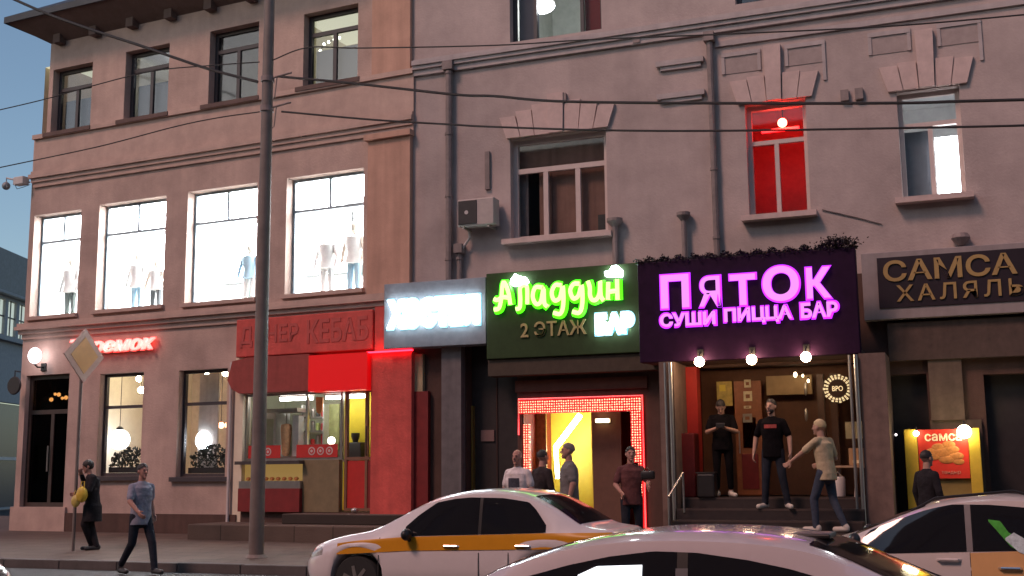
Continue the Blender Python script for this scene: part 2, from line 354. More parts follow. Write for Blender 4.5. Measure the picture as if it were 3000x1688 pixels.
# display floor: one white showroom behind four openings
r = MB(); room(r, -10.88, -.3, 5.2, 8.35, .33, 4.2, WHITEP, mf=mat("pale_floor", (.6, .58, .55), .5)); LB.part("room", r, label="white lit clothes showroom")
SHOWLAMP = glow("showroom_lamp", (.93, .98, 1), 42)
for k, (a, b, c, d) in enumerate(MIDS):
    um, tz = (a + b) / 2 - .02, 7.27
    window(LB, a, b, c, d, .24, mat("blue_grey_frame", (.30, .38, .43), .5), GLASSC, vs=[(um, tz, d)], hs=[(tz, a, b)], w=.06, t=.07, name="display_window")
    LB.part("sill", MB().box(a - .05, b + .05, -.1, .2, c - .09, c - .003, SALMON2))
WHERE = ["at the corner", "second from the corner", "left of the lamp post", "right of the lamp post"]
for k, (a, b, c, d) in enumerate(MIDS):
    q = MB(); q.box(a + .05, b - .05, .7, 3.6, 8.2, 8.28, SHOWLAMP)
    solo("ceiling_panel_light", "white ceiling light panel over the showroom window " + WHERE[k], "ceiling light", q, 'L', group="showroom ceiling lights")
    q = MB(); q.box(a + .2, b - .2, 3.95, 4.05, 6.6, 8.1, SHOWLAMP); q.box(a + .16, b - .16, 4.0, 4.1, 6.56, 8.14, BLACK)
    solo("wall_light_box", "bright wall light box at the back of the showroom window " + WHERE[k], "light box", q, 'L', group="showroom wall light boxes")
CLOTH = [mat("grey_green_cloth", (.16, .19, .18), .9), mat("white_cloth", (.8, .8, .78), .9), mat("cream_cloth", (.55, .52, .36), .9), mat("blue_cloth", (.35, .5, .6), .9), mat("pink_cloth", (.6, .38, .36), .9), mat("dark_cloth", (.09, .095, .1), .9), mat("sand_cloth", (.5, .45, .35), .9)]
def garment(mb, u, y, z1, h, w_, m):
    pts = [(u - w_ * .5, z1 - h), (u - w_ * .38, z1 - h * .35), (u - w_ * .5, z1 - .06), (u - w_ * .12, z1), (u + w_ * .12, z1), (u + w_ * .5, z1 - .06), (u + w_ * .38, z1 - h * .35), (u + w_ * .5, z1 - h)]
    mb.prism(pts, y - .06, y + .06, m)
def mannequin(k, u, y, m1, m2, label, tall=1.75, head=True):
    T = Thing("mannequin", label, "mannequin", 'L', (u, y, 5.2), group="mannequins in the showroom windows")
    s = tall / 1.75; z = lambda h: 5.2 + h * s; b = MB()
    skin = mat("mannequin_skin", (.75, .66, .56), .4)
    if head: b.ball((u, y, z(1.63)), .1 * s, skin, 10, (.85, .95, 1.2)); b.tube([(u, y, z(1.4)), (u, y, z(1.55))], .05 * s, skin)
    for sx in (-1, 1):
        b.tube([(u + sx * .09, y, z(.9)), (u + sx * .1, y, z(.48)), (u + sx * .1, y, z(.06))], [.085 * s, .06 * s, .04 * s], m2, 8)
        b.tube([(u + sx * .19, y, z(1.4)), (u + sx * .27, y - .02, z(1.12)), (u + sx * .26, y - .1, z(.88))], [.055 * s, .045 * s, .035 * s], skin if k % 2 else m1, 8)
    T.part("body", b, smooth=True)
    g = MB(); g.lathe((u, y, 0), [(.03, z(1.47)), (.1 * s, z(1.45)), (.2 * s, z(1.4)), (.19 * s, z(1.25)), (.155 * s, z(1.08)), (.2 * s, z(.86)), (.03, z(.85))], m1, 14)
    T.part("garment", g, smooth=True)
mannequin(0, -10.2, .75, CLOTH[1], CLOTH[0], "white dressed mannequin in the showroom window at the corner")
mannequin(1, -9.62, .8, CLOTH[5], CLOTH[0], "grey dressed mannequin in the showroom window at the corner", 1.55)
mannequin(0, -8.1, .8, CLOTH[1], CLOTH[3], "white and pale blue mannequin in the second showroom window", 1.7)
mannequin(1, -7.42, .7, CLOTH[1], CLOTH[5], "child sized mannequin in white top and dark skirt in the second showroom window", 1.45)
mannequin(0, -4.72, .75, CLOTH[3], CLOTH[1], "pale blue dressed mannequin in the showroom window left of the lamp post", 1.6)
mannequin(0, -2.62, .75, CLOTH[1], CLOTH[1], "white mannequin at the left of the showroom window right of the lamp post", 1.7, False)
mannequin(1, -1.95, .8, CLOTH[1], CLOTH[3], "white dressed mannequin with bent arms in the showroom window right of the lamp post", 1.85)
def rack(u, y, items, label):
    T = Thing("clothes_rack", label, "clothes rack", 'L', (u, y, 5.2), group="clothes racks in the showroom")
    n = len(items); wd = n * .2; b = MB()
    for s in (0, wd): b.tube([(u + s, y, 5.2), (u + s, y, 6.75)], .02, STEEL, 6)
    b.tube([(u, y, 6.72), (u + wd, y, 6.72)], .02, STEEL, 6); T.part("rail", b)
    for i, m in enumerate(items):
        g = MB(); garment(g, u + .1 + i * .2, y, 6.68, random.uniform(.75, 1.2), .26, m); T.part("hanging_garment", g)
rack(-7.1, 1.2, [CLOTH[0], CLOTH[2]], "short rack of grey and cream clothes in the second showroom window")
rack(-5.35, 1.5, [CLOTH[0], CLOTH[0], CLOTH[5]], "rack of grey clothes in the showroom window left of the lamp post")
rack(-4.55, 1.1, [CLOTH[6], CLOTH[2]], "rack of sand coloured clothes beside the lamp post window")
rack(-2.35, 1.3, [CLOTH[2], CLOTH[0]], "rack of cream and grey clothes in the showroom window right of the lamp post")
rack(-9.95, 1.4, [CLOTH[0], CLOTH[4], CLOTH[1]], "rack of grey, pink and white clothes in the showroom window at the corner")

# ground floor: entrance door, restaurant windows
d = MB(); a, b, c, e = DOOR; FD = mat("dark_brown_door", (.055, .035, .03), .45, var=.2)
d = frame_bars(a, b, c, e, .12, .1, .1, FD, vs=[((a + b) / 2 + .1, c, 3.1)], hs=[(3.1, a, b)])
dd = LB.part("entrance_door", d); LB.part("pane", pane_mb(a + .1, b - .1, c + .1, e - .1, .16, glass("dark_door_glass", (.25, .22, .2), .06)), parent=dd)
LB.part("handle", MB().tube([(-9.98, .08, 1.7), (-9.98, .08, 2.3)], .018, STEEL), parent=dd)
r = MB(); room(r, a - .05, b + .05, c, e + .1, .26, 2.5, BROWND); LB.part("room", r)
gl = MB()
for q in range(9): gl.ball((-10.35 + q * .12, .45, 3.42 + .1 * math.sin(q * 1.3) + q * .03), .036 if q % 2 else .05, glow("amber_bulb", (1, .55, .18), 12), 8)
gl.tube([(-10.35 + q * .12, .47, 3.46 + q * .03) for q in range(9)], .006, CABLE, 4)
solo("bulb_garland", "sagging garland of amber bulbs behind the dark corner entrance door", "garland", gl, 'L')
r = MB(); room(r, -8.9, -4.64, .9, 4.3, .26, 3.8, CREAM, mf=WOOD, mback=mat("beige_back_wall", (.6, .47, .36), .8)); LB.part("room", r, label="cream restaurant room")
for k, (a, b, c, d) in enumerate(RW):
    window(LB, a, b, c, d, .16, FRAMED, GLASS, hs=[(3.15, a, b)], w=.07, t=.08, sill=.08, sm=FRAMED, name="restaurant_window")
    pl = Thing("window_plant", ["bushy dark plant filling the restaurant window sill nearer the corner", "bushy dark plant on the restaurant window sill beside the red shop"][k], "plant", 'L', ((a + b) / 2, .4, c), group="plants in the restaurant windows")
    lf = MB()
    for _ in range(420):
        u = random.uniform(a + .12, b - .12); hh = (.55 if k == 0 else .6) * (.45 + .55 * math.sin((u - a) / (b - a) * 3.1)) * random.random() ** .6
        p = Vector((u, .4 + random.uniform(-.1, .12), c + .1 + hh)); s = random.uniform(.03, .06); t = random.uniform(0, 6.3)
        v1 = Vector((math.cos(t), random.uniform(-.4, .4), math.sin(t))) * s; v2 = Vector((-math.sin(t), random.uniform(-.6, .6), math.cos(t))) * s * .5
        lf.quad(p - v1, p + v2, p + v1, p - v2, LEAF)
    pl.part("foliage", lf); pl.part("trough", MB().box(a + .1, b - .1, .29, .52, c + .075, c + .2, DARKP))
def pendant(u, y, z, r, m, label, cat="pendant lamp", top=4.28, group=None, name="pendant_lamp"):
    T = Thing(name, label, cat, 'L', (u, y, z), group=group)
    T.part("bulb", MB().ball((u, y, z), r, m, 14), smooth=True)
    T.part("cord", MB().tube([(u, y, z + r * .9), (u, y, top)], .008, CABLE, 5))
    T.part("cap", MB().lathe((u, y, z + r * .85), [(r * .35, 0), (r * .35, r * .3), (r * .15, r * .45)], BLACK, 10))
WB = glow("soft_warm_bulb", (1, .82, .55), 45); GLOBE = glow("white_globe_light", (.9, .93, 1), 14)
gp = lambda px, py, y: (_pl('L', px, py, y).x, y, _pl('L', px, py, y).z)
for (px, py, r, lab) in ((407, 1110, .07, "warm bulb high in the restaurant window nearer the corner"), (414, 1143, .08, "lower warm bulb in the restaurant window nearer the corner"),
                         (607, 1095, .05, "small warm bulb at the top of the restaurant window by the red shop"), (612, 1122, .075, "middle warm bulb of the cluster in the restaurant window by the red shop"), (599, 1155, .075, "lowest warm bulb of the cluster in the restaurant window by the red shop"), (661, 1094, .075, "bright bulb at the right top corner of the restaurant window by the red shop")):
    u, y, z = gp(px, py, 1.0); pendant(u, y, z, r, WB, lab, group="warm pendant bulbs in the restaurant")
for (px, py, lab) in ((350, 1288, "big white globe lamp in the restaurant window nearer the corner"), (604, 1291, "big white globe lamp in the restaurant window by the red shop")):
    u, y, z = gp(px, py, .7); pendant(u, y, z, .235, GLOBE, lab, "globe lamp", group="white globe lamps in the restaurant", name="globe_lamp")
ORB = glow("orange_bulb", (1, .3, .12), 6)
for (px, py, lab) in ((648, 1246, "left orange glass pendant in the restaurant window by the red shop"), (668, 1246, "right orange glass pendant in the restaurant window by the red shop")):
    u, y, z = gp(px, py, 1.4); pendant(u, y, z, .075, ORB, lab, group="orange glass pendants")
pk = MB(); u, z = L(365, 1180); pk.box(u - .05, u + .28, 3.7, 3.75, 2.2, 3.6, mat("orange_board", (.7, .3, .05), .6)); solo("menu_board", "orange board on the restaurant back wall", "board", pk, 'L')
sh = Thing("wall_shelf", "white shelf with a small figure seen through the restaurant window nearer the corner", "shelf", 'L', (-7.25, 1.2, 2.6))
sh.part("board", MB().box(-7.5, -6.9, 1.0, 1.3, 2.62, 2.66, WHITEP)); fg = MB(); fg.ball((-7.22, 1.15, 2.76), .09, mat("bronze_figure", (.3, .22, .08), .4, .5), 8, (1, .6, 1)); fg.ball((-7.12, 1.15, 2.86), .05, MATS["bronze_figure"], 8); sh.part("figure", fg, smooth=True)
cu = MB(); cu.box(-5.95, -5.4, .62, .66, 1.7, 3.85, mat("pale_curtain", (.5, .45, .42), .9, streak=.2)); solo("curtain", "pale curtain at the left of the restaurant window by the red shop", "curtain", cu, 'L')
rb = MB(); rb.box(-5.3, -4.5, 3.72, 3.76, 1.9, 3.2, mat("red_wall_panel", (.45, .1, .08), .7)); solo("wall_panel", "dull red wall panel at the back of the restaurant beside the shop", "panel", rb, 'L')

# globe wall lamp by the corner, signs on the left building
u, z = L(102, 1042, .3)
T = Thing("wall_lamp", "round white wall lamp lit above the dark corner entrance", "wall lamp", 'L', (u, 0, z))
T.part("globe", MB().ball((u, -.3, z), .15, glow("pinkish_globe", (1, .9, .95), 7), 16, (1, 1, 1.25)), smooth=True)
T.part("arm", MB().tube([(u, 0, z - .25), (u, -.2, z - .27), (u, -.3, z - .2)], .02, BLACK)); T.part("back_plate", MB().box(u - .08, u + .08, -.03, 0, z - .34, z - .16, BLACK))
T = Thing("shop_sign", "red glowing script sign over the restaurant windows partly behind the diamond road sign", "sign", 'L', (-7.6, -.1, 4.3))
q = MB(); text_mb(q, "Теремок", L(205, 1030, .16)[0], L(452, 1010, .16)[0], 4.33, 4.74, -.17, -.1, glow("pink_red_letter", (1, .16, .13), 2.6), .012, .25); T.part("lettering", q)
q = MB(); text_mb(q, "Теремок", L(205, 1030, .1)[0] - .03, L(452, 1010, .1)[0] + .03, 4.3, 4.77, -.1, -.05, glow("deep_red_edge", (1, .015, .01), 1.2), .045, .25); T.part("letter_rim", q)
q = MB(); q.box(-8.8, -6.8, -.05, -.02, 4.4, 4.46, STEEL); T.part("rail", q)
T = Thing("round_sign", "dark round sign hanging out from the building corner at the left edge", "sign", 'L', (-11.1, -.1, 3.4))
u, z = L(42, 1130, .3); T.part("disc", MB().lathe((u, -.3, z), [(.20, -.03), (.22, 0), (.20, .03)], DARKP, 24, 'y')); T.part("bracket", MB().tube([(u, -.3, z + .2), (u, -.3, z + .35), (-10.88, -.05, z + .35)], .015, BLACK))
u, z = L(18, 545, .2)
T = Thing("security_camera", "grey dome camera on an arm at the corner of the salmon building", "camera", 'L', (u, -.2, z))
T.part("dome", MB().ball((u, -.2, z), .1, mat("grey_camera_shell", (.22, .23, .25), .4), 14), smooth=True)
T.part("bracket", MB().tube([(u, -.2, z + .08), (u, -.2, z + .2), (u + .3, -.15, z + .12), (-10.92, -.05, z + .05)], .022, PALE)); T.part("housing", MB().bbox(u + .28, u + .62, -.25, -.05, z - .02, z + .18, PALE, .02))
T.part("wire", MB().tube([(u + .3, -.2, z), (u + .38, -.2, z - .12), (u + .55, -.15, z - .08), (-10.92, -.03, z)], .008, CABLE, 5))

# kebab shop front
T = Thing("shop_sign", "red fascia sign with raised letters above the kebab shop", "sign", 'L', (-2.6, -.15, 4.1))
T.part("board", MB().bbox(-4.36, -.88, -.12, 0.04, 4.1, 4.92, REDPL, .02))
q = MB(); LT = mat("deep_red_letter", (.44, .07, .058), .6, var=.15)
text_mb(q, "ДОНЕР", -4.25, -2.72, 4.3, 4.76, -.132, -.121, LT, .02); text_mb(q, "КЕБАБ", -2.5, -.98, 4.3, 4.8, -.132, -.121, LT, .02); T.part("lettering", q)
T = Thing("awning", "dull red rounded awning over the kebab counter", "awning", 'L', (-3.4, -.3, 3.3))
q = MB(); q.prism([(-4.42, 3.6), (-4.3, 4.0), (-3.9, 4.06), (-2.32, 4.06), (-2.32, 3.3), (-4.1, 3.3), (-4.3, 3.4)], -.3, .04, mat("dull_red_canvas", (.30, .055, .045), .8, var=.15, streak=.15)); T.part("canvas", q)
q = MB(); q.box(-2.3, -.87, -.33, .04, 3.27, 4.02, glow("red_light_box", (1, .004, .006), .38, (.3, .005, .006)))
solo("light_box_sign", "plain bright red light box above the kebab shop door", "light box", q, 'L')
r = MB(); room(r, -4.6, -.86, .8, 3.45, .3, 2.0, mat("pale_green_wall", (.62, .64, .5), .7, var=.05), mc=WHITEP, mf=TILE); LB.part("room", r, label="kebab shop kitchen")
q = frame_bars(-4.2, -1.72, 1.88, 3.3, .08, .05, .08, STEEL, vs=[(-2.62, 1.88, 3.3)]); o = LB.part("counter_window", q); LB.part("pane", pane_mb(-4.15, -1.77, 1.93, 3.25, .12, GLASSC), parent=o)
q = frame_bars(-1.66, -.86, .84, 3.3, .08, .06, .08, mat("brown_door_frame", (.2, .1, .06), .5), vs=[(-1.14, .84, 3.3)], hs=[(1.9, -1.66, -.86)]); q.box(-1.6, -1.17, .1, .13, .9, 1.86, RED); q.box(-1.11, -.92, .1, .13, .9, 1.86, REDD); o = LB.part("shop_door", q)
LB.part("pane", pane_mb(-1.6, -.92, 1.94, 3.24, .12, GLASSC), parent=o); LB.part("handle", MB().tube([(-1.1, .04, 1.95), (-1.1, .02, 2.0), (-1.1, .02, 2.5), (-1.1, .04, 2.55)], .014, BLACK), parent=o)
q = MB(); q.box(-4.2, -2.62, -.12, .1, .82, 1.3, REDD); q.box(-4.2, -2.62, -.1, .1, 1.3, 1.455, STEEL); q.box(-2.62, -1.72, -.02, .1, .82, 1.88, mat("olive_panel", (.20, .155, .085), .5, var=.15)); q.box(-4.25, -2.58, -.2, .1, 1.8, 1.87, mat("dark_steel", (.12, .1, .1), .4, .6))
q.box(-4.2, -2.7, .1, .14, 1.44, 1.8, glow("glowing_cabinet_back", (.9, .55, .16), .22, (.35, .24, .1))); LB.part("counter", q)  # cabinet back glows in place of a cabinet lamp
for jn in range(9):
    u = -4.05 + jn * .155; q = MB(); q.ball((u, .03, 1.50), .05, mat("baked_bun", (.50, .20, .05), .55, var=.35, scale=16), 8, (1.2, .8, .8)); solo("pastry", "baked pastry lying in the warm lit cabinet under the kebab counter", "pastry", q, 'L', group="pastries in the counter cabinet", smooth=True)
for k, (a, b, n) in enumerate(((-4.1, -3.26, 2), (-2.85, -1.82, 3))):
    T = Thing("logo_strip", ["red sticker strip with two pale ovals on the counter glass by the lamp post", "red sticker strip with three pale ovals on the counter glass by the door"][k], "sticker", 'L', ((a + b) / 2, .07, 1.95))
    T.part("strip", MB().box(a, b, .068, .076, 1.93, 2.2, RED)); 
    for j in range(n):
        c0 = b - .2 - j * .22 if k else a + .22 + j * .3
        e = MB(); e.lathe((c0, .064, 2.065), [(.085, -.002), (.085, .002)], PALE, 18, 'y'); e.lathe((c0, .06, 2.065), [(.06, -.001), (.06, .001)], RED, 18, 'y'); e.lathe((c0, .058, 2.065), [(.03, -.0008), (.03, .0008)], PALE, 12, 'y'); T.part("emblem", e)
lu = lambda px, py, y: (_pl('L', px, py, y).x, _pl('L', px, py, y).z)
yw0 = lu(1006, 1250, 1.1)[0]; yw1 = lu(1125, 1250, 1.1)[0]
q = MB(); q.box(yw0, yw1, 1.1, 1.15, .82, 3.4, YELLOWI); LB.part("yellow_partition", q)
for k, (p0, p1, y, lab) in enumerate(((820, 910, .5, "white tube light at the left of the kebab shop ceiling"), (955, 995, .6, "white tube light in the middle of the kebab shop ceiling"), (1012, 1062, .5, "white tube light over the kebab shop door"))):
    a, b = lu(p0, 1165, y)[0], lu(p1, 1165, y)[0]; q = MB(); q.box(a, b, y, y + .1, 3.17, 3.24, WHITE_TUBE); q.box(a - .03, b + .03, y - .02, y + .12, 3.24, 3.3, PALE); solo("tube_light", lab, "tube light", q, 'L', group="kebab shop tube lights")
gx, gz = lu(837, 1345, .7)
T = Thing("doner_grill", "upright kebab spit with its steel heater behind the counter glass", "grill", 'L', (gx, .7, 1.9))
T.part("meat", MB().lathe((gx, .7, 1.98), [(.05, 0), (.08, .04), (.10, .3), (.125, .6), (.11, .68), (.02, .7)], mat("roast_meat", (.60, .36, .2), .7, var=.25, scale=14, bump=.5), 18), smooth=True)
T.part("spit", MB().tube([(gx, .7, 1.9), (gx, .7, 2.95)], .015, STEEL)); T.part("heater", MB().box(gx + .2, gx + .36, .65, .85, 1.92, 2.85, mat("bright_steel", (.75, .76, .76), .3, .6)))
T.part("hood", MB().box(gx - .4, gx + .42, .5, 1.0, 2.92, 3.0, STEEL)); T.part("base", MB().box(gx - .3, gx + .4, .5, .95, 1.86, 1.97, STEEL))
T = Thing("fridge", "white upright fridge cabinet at the left of the kebab shop kitchen", "fridge", 'L', (lu(785, 1250, .9)[0], .9, .82)); a = lu(772, 1250, .9)[0]; T.part("cabinet", MB().bbox(a, a + .36, .85, 1.4, .82, 3.0, WHITEP, .02)); T.part("door_glass", MB().box(a + .05, a + .31, .84, .85, 1.3, 2.8, mat("pale_fridge_glass", (.6, .66, .55), .2)))
sx0, sx1 = lu(885, 1250, 1.0)[0], lu(945, 1250, 1.0)[0]
T = Thing("steel_shelf", "steel shelves with jars and pots behind the kebab counter", "shelf", 'L', (sx0, 1.0, .82))
SHZ = (1.9, 2.2, 2.5, 2.8)
for z in SHZ: T.part("board", MB().box(sx0, sx1, 1.0, 1.3, z, z + .03, STEEL))
for a in (sx0 - .03, sx1): T.part("upright", MB().box(a, a + .03, 1.0, 1.3, .82, 3.1, mat("bright_steel", (.75, .76, .76), .3, .6)))
PTS = [mat("pot_dark", (.05, .05, .05), .4), mat("pot_white", (.7, .7, .65), .5), mat("pot_green", (.3, .36, .12), .6), MATS["red_panel_paint"], STEEL]
for z in SHZ:
    for jn in range(4):
        u = sx0 + .07 + jn * (sx1 - sx0 - .1) / 3.3; hh = random.uniform(.1, .22); q = MB(); q.lathe((u, 1.12, z + .03), [(.04, 0), (.05, hh * .5), (.046, hh), (.025, hh + .02)], random.choice(PTS), 12)
        solo("jar", "jar or pot standing on the steel shelves behind the kebab counter", "jar", q, 'L', group="jars on the kebab shop shelves", smooth=True)
a, z = lu(1037, 1325, .9); T = Thing("drinks_machine", "dark coffee machine against the yellow wall behind the shop door", "machine", 'L', (a, .9, 1.9)); T.part("body", MB().bbox(a - .2, a + .2, .85, 1.08, 1.9, 2.25, DARKP, .02)); T.part("tray", MB().box(a - .22, a + .22, .75, 1.08, 1.84, 1.9, STEEL)); T.part("hopper", MB().lathe((a, .95, 2.25), [(.05, 0), (.09, .12), (.09, .2)], BLACK, 12))
q = MB(); a = lu(935, 1180, .3)[0]; q.prism([(a - .09, 3.2), (a + .09, 3.2), (a + .07, 2.9), (a, 2.84), (a - .07, 2.9)], .3, .33, mat("orange_pennant", (.75, .3, .1), .6)); solo("pennant", "orange paper pennant hanging inside the kebab shop window", "pennant", q, 'L')
q = MB(); q.ball((-2.2, .4, 2.28), .085, glow("counter_lamp", (1, .93, .75), 4), 12); solo("counter_lamp", "round white lamp on the kebab counter above the red strip", "lamp", q, 'L', smooth=True)
q = MB(); a, b = lu(955, 1250, 1.2)[0], lu(992, 1250, 1.2)[0]; q.box(a, b, 1.2, 1.24, 2.1, 3.1, mat("price_board", (.35, .38, .16), .6, var=.3, scale=12)); solo("price_board", "greenish price board on the kebab shop back wall", "board", q, 'L')
T = Thing("shop_step", "stone step platform in front of the red kebab shop", "step", 'L', (-2.4, -.6, .2)); T.part("tread", MB().bbox(-4.6, .1, -1.2, -.02, .2, .6, PAVE, .02)); LB.part("base_course", MB().box(-4.2, -.84, -.015, .2, .2, .818, BROWN)); T.part("upper_tread", MB().bbox(-2.7, .1, -.6, -.02, .598, .8, PAVE, .02))
q = MB(); q.ball((-1.12, -.35, .87), .07, STEEL, 10, (1, 1, .8)); solo("door_stop", "small shiny steel bowl by the kebab shop door", "bowl", q, 'L', smooth=True)

# ================================================================== right building
RB = Thing("long_building", "grey mauve plastered building with arched stone blocks over its windows", "building", 'R', (-2, 0, .2))
XJ, XE = -10.35, 7.0
RWN = [(-8.2, -6.2, 6.12, 8.19), (-3.5, -2.4, 6.18, 8.31), (-.82, .22, 6.26, 8.2), (-8.18, -6.24, 10.22, 12.4), (-3.6, -2.35, 10.3, 12.4), (3.0, 4.1, 6.2, 8.25)]
w = MB(); wall(w, XJ, XE, 5.0, 14.0, 0, RWN, .3, GREYW); w.quad((XJ, 0, 9), (XJ, 10, 9), (XJ, 10, 14), (XJ, 0, 14), GREYW); w.quad((XJ, 0, 14), (XE, 0, 14), (XE, 10, 14), (XJ, 10, 14), DARKROOF); w.quad((XE, 0, 0), (XE, 10, 0), (XE, 10, 14), (XE, 0, 14), GREYW); RB.part("wall", w)
def rcourse(prof, m, a=XJ + .02, b=XE):
    mb = MB()
    for d, za, zb in prof: mb.box(a, b, -d, 0, za, zb, m)
    return mb
RB.part("cornice", rcourse([(.07, 9.78, 9.9), (.12, 9.9, 9.98), (.16, 9.98, 10.08), (.06, 10.08, 10.13)], GREYM))
RB.part("string_course", rcourse([(.05, 9.5, 9.6)], GREYM, -4.0))
# voussoirs, keystones, panels with the shade of a recess in their colour
def voussoirs(c, half, zb, h, n, splay, mid, key=0):
    for i in range(n):
        a = -half + 2 * half * i / n; b = -half + 2 * half * (i + 1) / n
        f = 1 + splay; t = abs((i + .5) / n * 2 - 1); hh = h * (1 - mid * t) + (key if i == n // 2 else 0)
        q = MB(); g = .006
        q.prism([(c + a + g, zb), (c + b - g, zb), (c + b * f - g, zb + hh), (c + a * f + g, zb + hh)], -.07 - (.04 if i == n // 2 else 0), .0, STONE)
        RB.part("lintel_block", q)
voussoirs(-7.2, 1.06, 8.2, .72, 7, .14, .45, .08)
voussoirs(-2.95, .68, 8.32, .55, 5, .2, .2, .5)
voussoirs(-.3, .66, 8.22, .55, 5, .2, .2, .5)
voussoirs(3.55, .66, 8.26, .55, 5, .2, .2, .5)
for c in (-2.95, -.3, 3.55):
    for s in (-1, 1):
        q = MB(); x0, x1 = sorted((c + s * .22, c + s * .95))
        q.box(x0, x1, -.035, 0, 9.28, 9.36, GREYM); q.box(x0, x0 + .06, -.03, 0, 8.95, 9.28, GREYM); q.box(x1 - .06, x1, -.03, 0, 8.6 if s > 0 else 8.95, 9.28, GREYM); q.box(x0 + .06, x1 - .06, -.012, 0, 8.95, 9.28, mat("recess_shade_panel", (.35, .285, .27), .9)); RB.part("panel_moulding", q)  # darker panel colour imitates recess shade, the panel itself stands proud
for x, z in ((-4.65, 9.25), (-4.65, 8.6)):
    q = MB(); q.box(x - .5, x + .42, -.1, 0, z, z + .1, GREYM); q.box(x - .42, x + .36, -.06, 0, z - .08, z, GREYM); RB.part("ledge", q)
for x, z in ((-7.05, 8.98), (-5.52, 10.0), (-1.45, 8.35), (-1.7, 8.35)):
    RB.part("wall_box", MB().box(x - .07, x + .07, -.09, 0, z - .2, z, PIPE))
# windows
def rw(i, fm, vs, tz, gm=GLASS, w=.08, sill=.22, **k):
    a, b, c, d = RWN[i]
    return window(RB, a, b, c, d, .18, fm, gm, vs=[(v, c, tz or d) for v in vs], hs=[(tz, a, b)] if tz else (), w=w, t=.09, sill=sill, sm=STONE, **k)
rw(0, FRAMEW, (-7.52, -6.85), 7.55, GLASS, w=.1)
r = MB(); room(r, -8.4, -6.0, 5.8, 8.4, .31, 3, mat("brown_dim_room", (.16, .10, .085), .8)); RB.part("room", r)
q = MB(); q.box(-6.5, -6.22, .34, .5, 6.22, 6.56, DARKP); solo("box", "dark box on the sill inside the wide window right pane", "box", q, 'R')
q = MB(); BROWNREFL = mat("brown_reflection", (.22, .12, .095), .9, var=.2, scale=2, streak=.25); q.box(-7.45, -6.25, .38, .41, 6.15, 8.15, BROWNREFL); solo("curtain", "brown panel for the reflection in the middle and right of the wide three part window", "curtain", q, 'R')  # brown panel behind the glass imitates the brown reflection in the panes
q = MB(); q.box(-8.15, -7.96, .37, .4, 6.15, 7.6, mat("grey_net_curtain", (.16, .13, .13), .9, streak=.2)); q.box(-7.72, -7.46, .37, .4, 6.15, 7.6, BROWNREFL); q.box(-8.16, -7.46, .4, .42, 7.6, 8.15, BROWNREFL); solo("curtain", "grey curtain and brown reflection panels in the left of the wide three part window", "curtain", q, 'R')  # brown boxes imitate the reflection in the panes
rw(1, FRAMEW, (-2.98,), 7.6, GLASS, label="window glowing red inside")
r = MB(); room(r, -3.7, -2.2, 5.9, 8.6, .31, 1.6, mat("red_light_tinted_room", (.6, .14, .14), .8)); RB.part("room", r)  # red lamp light is put into the wall colour
T = Thing("red_lamp", "red lamp blazing behind the top of the red lit window", "lamp", 'R', (-2.87, .42, 7.9)); T.part("bulb", MB().ball((-2.87, .30, 7.98), .085, glow("red_hot_bulb", (1, .045, .025), 60), 14), smooth=True)
T.part("glow_tube", MB().box(-3.3, -2.6, .55, .6, 7.9, 7.96, glow("red_tube", (1, .003, .006), 7))); T.part("holder", MB().tube([(-2.87, .36, 8.05), (-2.87, .36, 8.6)], .012, CABLE, 6))
rw(2, FRAMEW, (-.30,), 7.62, GLASS)
r = MB(); room(r, -1.0, .4, 6.0, 8.5, .31, 2.2, GREYI); RB.part("room", r)
q = MB(); q.box(-.24, .16, .42, .46, 6.35, 7.42, glow("white_lit_panel", (.93, .97, 1), 16)); solo("bright_lamp", "tall bright white light filling the right half of the window at the far right", "light panel", q, 'R')
q = MB(); q.box(-.78, -.34, .36, .4, 6.3, 7.55, mat("blue_grey_curtain", (.10, .12, .15), .9, streak=.25)); solo("curtain", "blue grey curtain in the left half of the bright far right window", "curtain", q, 'R')
rw(3, FRAMED, (-7.7, -6.7), None, GLASSC, sill=None, w=.07)
r = MB(); room(r, -8.3, -6.1, 10.0, 12.8, .31, 3, mat("pale_grey_green_room", (.5, .52, .48), .8)); RB.part("room", r)
u, z = R(1590, 18, -.6); pq = Thing("ceiling_lamp", "blazing white lamp in the top window over the hostel", "lamp", 'R', (u, .6, z)); pq.part("shade", MB().ball((u, .6, z), .2, glow("white_hot_lamp", (.95, .98, 1), 25), 14, (1.3, 1, .75)), smooth=True); pq.part("cord", MB().tube([(u, .6, z), (u, .6, 12.7)], .01, CABLE, 5))
for (a, b, c, l) in ((-8.1, -7.68, (.05, .06, .09), "dark blue curtain at the left of the top window"), (-6.68, -6.28, (.12, .015, .02), "dark red curtain at the right of the top window")):
    q = MB(); q.box(a, b, .33, .37, 10.28, 12.3, mat(l.replace(" ", "_")[:18], c, .9, streak=.25)); solo("curtain", l, "curtain", q, 'R')
rw(4, FRAMED, (), None, GLASSR, sill=None); rw(5, FRAMEW, (3.55,), 7.6, GLASSR)
r = MB(); room(r, -3.7, -2.3, 10, 12.6, .31, 2, BROWND); room(r, 2.8, 4.3, 6, 8.5, .31, 2, BROWND); RB.part("room", r)
